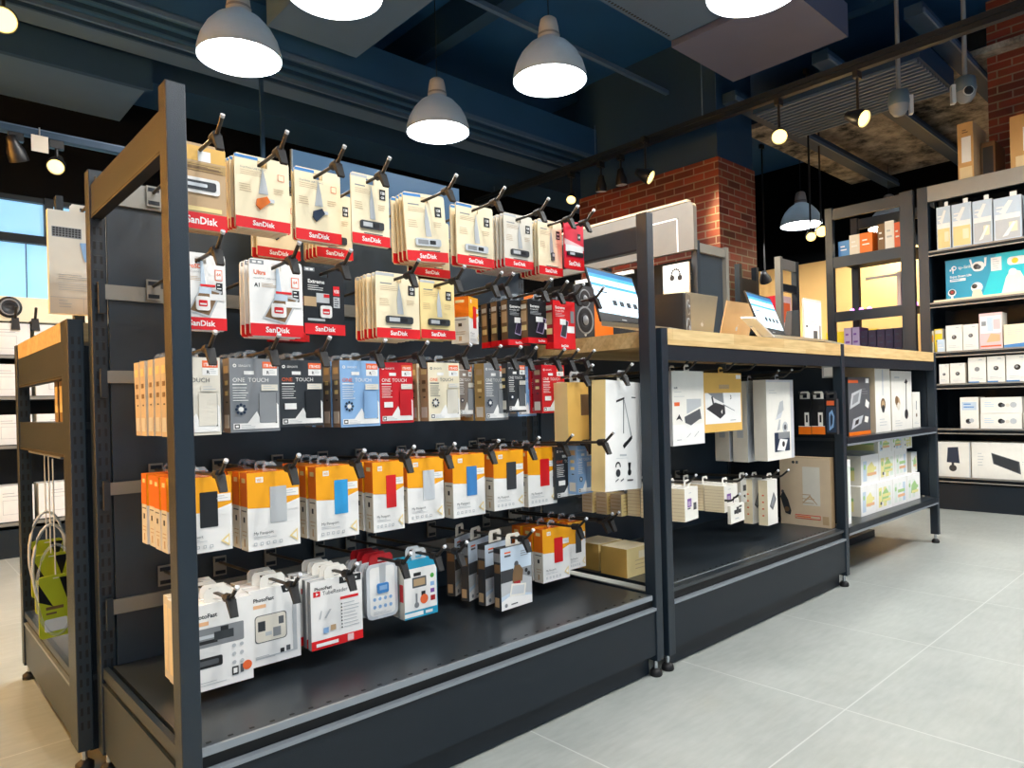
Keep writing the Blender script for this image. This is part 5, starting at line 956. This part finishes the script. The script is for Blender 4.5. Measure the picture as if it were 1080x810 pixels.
# ------------------------------------------------------------------ brick column, walls, floor, ceiling
m = MB(); m.box(4.12, 4.64, 1.5, 2.82, 0, 2.47, 'brick'); struct('brick_column', m)
m = MB(); m.box(4.13, 4.63, 1.51, 2.81, 2.47, 3.4, 'beam'); struct('trim_1', m)
m = MB(); m.box(-6, 10, -6, 8, -.1, 0, 'floor_tile'); struct('floor', m)
m = MB(); m.box(-6, 10, -6, 8, 3.4, 3.5, 'ceil'); struct('ceiling', m)
m = MB(); m.box(7.5, 7.6, -6, 4, 0, 2.25, 'peach'); m.box(7.5, 7.6, -6, 4, 2.25, 3.4, 'darkwall'); struct('wall_right', m)
m = MB(); m.box(5.3, 5.4, -6, .14, 0, 3.4, 'brick'); struct('wall_brick', m)
m = MB(); m.box(-6, .1, 3.9, 4.0, 0, 3.4, 'darkwall'); m.box(.1, 1.2, 3.9, 4.0, 0, 1.3, 'darkwall'); m.box(.1, 1.2, 3.9, 4.0, 2.07, 3.4, 'darkwall'); m.box(1.2, 10, 3.9, 4.0, 0, 3.4, 'darkwall'); struct('wall_back', m)
# ------------------------------------------------------------------ window and wall fixture at far left
m = MB(); m.box(.1, 1.2, 3.94, 3.96, 1.3, 2.07, 'window_blue'); w1 = struct('window_1', m)
m = MB(); m.box(.1, 1.2, 3.9, 3.94, 1.79, 1.84, 'steel_dark'); m.box(.36, .364, 3.93, 3.94, 1.3, 1.79, 'steel'); m.box(.1, 1.2, 3.9, 3.94, 2.04, 2.07, 'steel_dark'); m.box(.455, .50, 3.88, 3.94, 1.84, 2.07, 'steel_dark'); m.build('window_frame', w1)
m = MB(); m.box(.0, 1.2, 3.75, 3.9, 1.3, 1.44, 'mallcream'); struct('trim_2', m)
t = thing('wall_speaker', 'round black speaker on the cream band below the blue window', 'speaker', (at(10, 324, 'Y', 3.74).x, 3.74, at(10, 324, 'Y', 3.74).z)); m = MB(); m.lathe([(.06, 0), (.06, -.02), (.045, -.012), (.03, -.02), (.02, -.012), (.0001, -.016)], (0, .012, 0), 'black', 24, 'Y'); m.build('housing', t); m = MB(); m.lathe([(.048, -.021), (.044, -.024), (.04, -.021)], (0, .012, 0), 'grey', 24, 'Y'); m.build('rim', t)
LF = thing('wall_fixture', 'dark wall fixture with white goods under the blue window', 'shelving', (0, 3.6, 0))
def lb(name, *b, mt='steel_dark'): m = MB(); m.box(*b, mt); o = m.build(name, LF); o.location = (0, -3.6, 0); return o
lb('back_panel', -.8, 1.2, 3.8, 3.84, 0, 1.32); lb('plinth', -.8, 1.2, 3.4, 3.42, 0, .15); 
for z in (1.08, .86, .6, .19): lb('shelf', -.8, 1.2, 3.4, 3.8, z-.02, z); lb('shelf_edge', -.8, 1.2, 3.392, 3.4, z-.02, z-.004, mt='bar')
lb('side_panel', 1.19, 1.2, 3.4, 3.84, 0, 1.32)
for i, x in enumerate((-.02, .2, .42, .64)):
    for j, (z, h_, s) in enumerate(((1.08, .17, 'hung row'), (.86, .17, 'upper shelf'), (.6, .16, 'middle shelf'), (.19, .19, 'lowest shelf'))):
        P = Pack('product_box', .2, h_, .15); P.boxbody('paper', 'offwhite', 'paper'); P.lines(.3, .7, .8, 2, .08, 'lgrey', .02); P.rect(.3, .7, .2, .6, 'lgrey'); P.rect(.31, .69, .21, .59, 'paper')
        tag(P.build((x, 3.42, z+.0006)), f"white box {['at the left end', 'second along', 'third along', 'at the right end'][i]} of the {['top shelf', 'upper shelf', 'middle shelf', 'lowest shelf'][j]} below the blue window", 'box', 'white boxes below the window')
for k, px in enumerate((17, 38)):
    p = at(px, 345, 'Y', 3.40); t = thing('display_hook', ['black display hook at the left above the white boxes under the window', 'black display hook at the right above the white boxes under the window'][k], 'hook', (p.x, 3.8, 1.275), group='hooks under the window'); m = MB(); m.tube([(0, 0, 0), (0, -.38, .0), (0, -.42, .06)], .007, 'wire', 8); m.build('wire_arm', t); m = MB(); m.hexa([(-.02, -.39, -.06), (.02, -.39, -.06), (.02, -.36, -.06), (-.02, -.36, -.06)], [(-.015, -.385, .006), (.015, -.385, .006), (.015, -.36, .006), (-.015, -.36, .006)], 'rubber'); m.build('ticket_clip', t)
# ------------------------------------------------------------------ pendants
def pendant(x, y, z, label, r=.19, col='shade', emit='lamp_emit', hh=.30):
    t = thing('pendant_lamp', label, 'lamp', (x, y, z), group='pendant lamps')
    if 'shade' not in HK:
        m = MB(); o_ = [(.19, 0), (.188, .03), (.172, .085), (.145, .135), (.105, .18), (.066, .205), (.055, .215)]
        m.lathe(o_+[(a-.004, b) for a, b in o_[::-1]], (0, 0, 0), col, 40); HK['shade'] = m.build('lamp_shade', t).data
        m = MB(); m.lathe([(.054, .212), (.056, .23), (.05, .28), (.042, .315), (.03, .325), (.0001, .325)], (0, 0, 0), 'lgrey', 24); m.lathe([(.057, .228), (.058, .236), (.056, .24)], (0, 0, 0), 'grey', 24); HK['cap'] = m.build('cap', t).data
        m = MB(); m.lathe([(.0001, .012), (.181, .012)], (0, 0, 0), 'lamp_emit', 40, 'Z', False); m.lathe([(.181, .0145), (.0001, .0145)], (0, 0, 0), 'lamp_emit', 40, 'Z', False); HK['dif'] = m.build('light_disc', t).data
    else:
        for n, k in (('lamp_shade', 'shade'), ('cap', 'cap'), ('light_disc', 'dif')): o = bpy.data.objects.new(n, HK[k]); COL.objects.link(o); o.parent = t
    m = MB(); m.tube([(0, 0, .32), (0, 0, 3.4-z)], .0035, 'steel_dark', 6); m.build('cord', t)
    return t
PL = [(253, 62, 'white glowing bell pendant lamp at upper left above the near post'), (462, 140, 'bell pendant lamp lowest of the row over the gondola'), (580, 86, 'bell pendant lamp right of the lowest one'), (353, -6, 'bell pendant lamp cut by the top edge at centre left'), (795, -8, 'bell pendant lamp cut by the top edge at right'), (845, 238, 'brass-lit pendant lamp above the far rack'), (938, 240, 'far pendant lamp half hidden behind the open rack')]
for px, py, lb_ in PL:
    p = at(px, py, 'Z', 2.4); pendant(p.x, p.y, 2.4, lb_)
for x, y in ((.9, -1.5), (2.3, -1.2), (3.6, -1.3), (-.6, -2.2), (6.4, 3.0), (4.1, -1.3), (3.2, -.75), (.3, -.9)): pendant(x, y, 2.4, 'added bell pendant lamp, unseen, outside the picture')  # unseen pendants added to brighten the goods and right shelving
# ------------------------------------------------------------------ ceiling services
def cthing(name, label, cat, parts, group=None):
    x, y, z = parts[0][1][0], parts[0][1][2], parts[0][1][4]; t = thing(name, label, cat, (x, y, z), group=group)
    for nm, b, mt in parts: m = MB(); m.box(*b, mt); o = m.build(nm, t); o.location = (-x, -y, -z)
    return t
m_ = [('duct_body', (-1.99, 4.3, 2.62, 2.98, 2.78, 3.0), 'duct')]
for k, y in enumerate((2.62, 2.70, 2.80, 2.90, 2.96)): m_.append(('rib', (-1.99, 4.3, y, y+.018, 2.755, 2.785), 'duct_lt' if k in (0, 3) else 'beam'))
m_.append(('grille', (-1.99, 4.3, 2.98, 3.2, 2.79, 2.82), 'duct_lt'))
cthing('slot_duct', 'long ribbed dark duct running left to right under the ceiling', 'duct', m_)
cthing('ceiling_beam', 'wide dark beam beyond the ribbed duct', 'beam', [('beam_body', (-4, 5.5, 3.35, 3.75, 2.72, 3.4), 'beam')])
a = at(712, 48, 'Z', 2.9)
cthing('flat_duct', 'flat purple-grey duct panel at upper right below the ceiling', 'duct', [('smooth_section', (3.3, 4.02, .55, 1.31, 2.9, 3.1), 'ceil_panel'), ('perforated_section', (2.3, 3.26, .5, 1.29, 2.92, 3.08), 'duct_lt'), ('joint', (3.26, 3.3, .5, 1.3, 2.94, 3.06), 'beam')])
HKp = MB()
for k in range(36): HKp.box(2.32+.025*k, 2.331+.025*k, 1.255, 1.27, 2.9185, 2.9205, 'slot')
o = HKp.build('perforation', bpy.data.objects['flat_duct']); o.location = (-3.3, -.55, -2.9)
a = at(365, 69, 'Z', 2.85); b = at(431, 0, 'Z', 2.85)
cthing('cross_duct', 'blue-grey duct running away behind the top centre pendant', 'duct', [('duct_body', (a.x-.55, a.x, .2, min(a.y, 2.55), 2.85, 3.399), 'duct_lt')])
a = at(155, 93, 'Z', 2.65); b = at(113, 130, 'Z', 2.65)
cthing('ceiling_cassette', 'blue-grey ceiling panel at upper left behind the near post', 'panel', [('panel_body', (-3, a.x, a.y, b.y, 2.65, 2.8), 'duct_lt'), ('side_trim', (-3, a.x+.02, a.y-.04, a.y, 2.63, 2.8), 'beam')])
a = at(560, 197, 'Z', 2.6)
TR = cthing('track_rail', 'long black lighting track crossing the room toward the right', 'track', [('rail', (3.83, 3.87, -1.5, 3.85, 2.6, 2.64), 'steel_dark'), ('side_lip', (3.82, 3.88, -1.5, 3.85, 2.63, 2.66), 'steel_dark')])
for y in (-.4, 1.45, 2.4, 3.6):
    m = MB(); m.tube([(.02, y+1.5, .06), (.02, y+1.5, .8 if y < 2.4 else .3)], .004, 'duct_lt', 6); m.build('hanger_wire', TR)
cthing('ribbed_ceiling_panel', 'dark ribbed panel above the far right shelving', 'panel', [('panel_body', (4.45, 5.15, .3, 1.4, 2.82, 2.95), 'beam')]+[('rib', (4.46+.055*k, 4.48+.055*k, .32, 1.38, 2.805, 2.825), 'duct_lt') for k in range(13)])
m = MB(); m.box(5.2, 7.5, -1.5, 1.9, 3.02, 3.06, 'concrete'); struct('trim_3', m)
for k, (y, z) in enumerate(((.2, 2.96), (.75, 2.9), (1.4, 2.86))): cthing('ceiling_pipe_tray', ['dark tray nearest the brick wall at upper right', 'dark tray crossing the bare concrete soffit', 'dark tray beyond the ribbed panel'][k], 'beam', [('tray', (4.2, 7.4, y, y+.1, z, z+.07), 'beam'), ('lip', (4.2, 7.4, y-.01, y, z, z+.03), 'duct_lt')])
for k, x in enumerate((1.9, 2.5, 4.3, 5.7)): cthing('ceiling_joist', f"dark joist running away {['above the gondola', 'beside the centre pendants', 'behind the track', 'over the brick wall'][k]}", 'beam', [('joist', (x, x+.1, -2, 6, 3.15+.02*k, 3.4), 'beam')])
cthing('ceiling_pipe', 'thin pipe running across under the joists', 'pipe', [('pipe', (0, 5, 1.9, 1.93, 3.05, 3.08), 'duct_lt')])
# ------------------------------------------------------------------ track spots and cameras
def spot(p, ztop, d, label, warm=True, size=.045, on=True, pw=25):
    t = thing('track_spot', label, 'lamp', (p.x, p.y, p.z), group='track spot lamps')
    q = Vector(d).normalized().to_track_quat('-Z', 'Y'); r = size
    m = MB(); m.lathe([(r, -.045), (r*1.02, -.04), (r*.95, .0), (r*.6, .045), (r*.5, .075), (.0001, .078)], (0, 0, 0), 'black', 20); m.lathe([(r*.93, -.044), (r*.9, -.01), (r*.5, .03)], (0, 0, 0), 'silver', 20)
    h = m.build('lamp_head', t); h.rotation_euler = q.to_euler()
    m = MB(); m.lathe([(.0001, -.046), (r*.6, -.044), (r*.86, -.036)], (0, 0, 0), ('warm_emit' if warm else 'cool_emit') if on else 'silver', 20); m.build('bulb', h)
    m = MB(); m.tube([(0, 0, .02), (0, .0, ztop-p.z)], .008, 'black', 8); m.box(-.03, .03, -.015, .015, ztop-p.z-.04, ztop-p.z-.0, 'black'); m.build('stem', t)
    if on:
        ld = bpy.data.lights.new('spot_light', 'SPOT'); ld.energy = pw; ld.color = (1, .72, .38) if warm else (1, .96, .9); ld.spot_size = 1.1 if pw > 300 else 1.5; ld.spot_blend = .6; ld.shadow_soft_size = .03
        lo = bpy.data.objects.new('spot_light', ld); COL.objects.link(lo); lo.parent = t; v = Vector(d).normalized(); lo.location = v*.06; lo.rotation_euler = v.to_track_quat('-Z', 'Y').to_euler()
    return t
camdir = CAM
def px3(px, py, X): return at(px, py, 'X', X)
spot(px3(822, 142, 3.85), 2.6, (-.7, -.35, -.6), 'glowing warm track spot above the far right of the counter', True, .05)
spot(px3(905, 124, 3.85), 2.6, (-.2, -.9, -.5), 'track spot tilted right, next to the ribbed panel', True, .05, pw=20)
spot(px3(603, 208, 3.85), 2.6, (-.5, -.3, -.6), 'small warm track spot at the left corner of the brick column', True, .04, pw=40)
spot(px3(634, 196, 3.85), 2.6, (.1, .1, -1), 'dark track spot first right of the warm one before the bricks', False, .045, False)
spot(px3(655, 189, 3.85), 2.6, (.1, .0, -1), 'dark track spot second right of the warm one before the bricks', False, .045, False)
spot(px3(681, 185, 3.7), 2.6, (.1, -.1, -1) if False else (.3, -.8, -.5), 'white-faced track spot turned right in front of the bricks', True, .05, pw=45)
LZ = at(60, 149, 'Y', 2.92).z
cthing('track_rail', 'black lighting track at far left above the window', 'track', [('rail', (-1, 1.6, 2.9, 2.94, LZ, LZ+.03), 'beam'), ('side_lip', (-1, 1.6, 2.94, 2.95, LZ, LZ+.05), 'duct_lt'), ('stem', (1.4, 1.42, 2.91, 2.93, LZ+.05, 2.75), 'beam'), ('stem', (-.6, -.58, 2.91, 2.93, LZ+.05, 2.75), 'beam')])
pl = at(60, 173, 'Y', 2.92); spot(pl, LZ, (-.25, -.75, -.6), 'warm glowing track spot at left above the keyboard carton', True, .04, pw=25)
pl = at(17, 160, 'Y', 2.92); spot(pl, LZ, (.3, .3, -.8), 'pale track spot at left of the hanging price card', False, .042, False)
pl = at(43, 149, 'Y', 2.87); t = thing('price_card', 'small pale card hanging from the left track', 'card', (pl.x, 2.895, pl.z-.045)); m = MB(); m.box(-.035, .035, 0, .002, 0, .08, 'offwhite'); m.build('card', t); m = MB(); m.tube([(0, .001, .08), (0, .004, .12)], .003, 'steel_edge', 6); m.build('wire', t)
pl = at(4, 20, 'Z', 2.6); spot(pl, 2.754, (-.15, -.8, -.5), 'bright warm track spot at the top left corner', True, .06, pw=30)
spot(at(866, 243, 'X', 5.6), 3.4, (-.7, -.45, -.4), 'warm track spot glowing beside the far pendant lamp', True, .05, pw=30)
spot(at(855, 248, 'X', 5.3), 3.4, (-.7, -.4, -.5), 'warm track spot glowing just below the far pendant lamp', True, .04, pw=15)
# unseen warm spots, added to warm the left wall, floor and end frames
spot(Vector((-1.5, .25, 2.3)), 3.4, (-.9, .6, -1.0), 'added warm ceiling spot, unseen, outside the picture', True, .06, pw=900)
spot(Vector((-1.3, 2.2, 2.6)), 3.4, (-.7, .3, -1.0), 'second added warm ceiling spot, unseen, outside the picture', True, .06, pw=1600)
spot(Vector((-.9, .9, 2.6)), 3.4, (.3, .1, -1.0), 'third added warm ceiling spot, unseen, outside the picture', True, .06, pw=120)
m = MB(); m.box(-2.1, -2.0, -.6, 3.9, 0, 3.4, 'peach'); struct('wall_left', m)
for k, (px, py, X, lb_) in enumerate(((948, 108, 4.3, 'grey dome camera on a short pole turned away'), (1018, 94, 4.5, 'grey dome camera with visible lens beside the brick wall'))):
    p = at(px, py, 'X', X); t = thing('dome_camera', lb_, 'camera', (p.x, p.y, p.z), (0, 0, (2.1, -1.0)[k]), 'dome cameras'); s = .9
    m = MB(); m.lathe([(.0001, .07), (.04, .07), (.055, .06), (.06, .0), (.056, -.02)], (0, 0, 0), 'camgrey', 24); m.build('housing', t)
    m = MB(); m.lathe([(.056, -.02), (.05, -.05), (.03, -.078), (.0001, -.085)], (0, 0, 0), 'grey', 24); hd = m.build('dome', t)
    m = MB(); m.lathe([(.026, -.054), (.022, -.06), (.012, -.056), (.0001, -.06)], (0, 0, -.03), 'black', 18, 'Y'); m.lathe([(.03, -.05), (.028, -.058), (.024, -.056)], (0, 0, -.03), 'lgrey', 18, 'Y'); m.build('lens', hd)
    m = MB(); m.tube([(0, 0, .07), (0, 0, 3.4-p.z)], .013, 'grey', 10); m.build('pole', t); m = MB(); m.box(-.075, -.055, -.02, .02, -.08, .03, 'silver'); m.build('bracket', t)
for k, (x, y, dx, dy) in enumerate(((6.6, 2.7, 0, 0), (6.6, 2.45, 0, 0))):
    spot(Vector((6.6, y, 2.0)), 3.4, (.6, .1, -.8), ['black spot silhouette against the peach wall, left of two', 'black spot silhouette against the peach wall, right of two'][k], True, .06, pw=14)
# yellow goods far behind in front of the peach wall
P = Pack('advert_board', .5, .45, .06); P.boxbody('yellow', 'orange', 'yellow'); P.rect(0, 1, .3, .42, 'dorange'); o = P.build((7.0, 1.75, .95)); o.rotation_euler = (0, 0, -math.pi/2); tag(o, 'yellow display panel in front of the peach wall', 'panel')
m = MB(); m.box(6.95, 7.3, 1.4, 2.6, 0, .949, 'darkwall'); tag(m.build('low_cabinet'), 'dark low cabinet carrying the yellow display panel', 'cabinet')
# ------------------------------------------------------------------ bluish ambient fill added through the open room sides
w = bpy.data.worlds.new('world'); SC.world = w; w.use_nodes = True
bg = w.node_tree.nodes['Background']; bg.inputs['Color'].default_value = (.6, .8, 1, 1); bg.inputs['Strength'].default_value = .6
SC.view_settings.view_transform = 'Standard'; SC.view_settings.look = 'None'; SC.view_settings.gamma = 1; SC.view_settings.exposure = .45; SC.view_settings.use_curve_mapping = False
SC.cycles.max_bounces = 6; SC.cycles.sample_clamp_indirect = 4
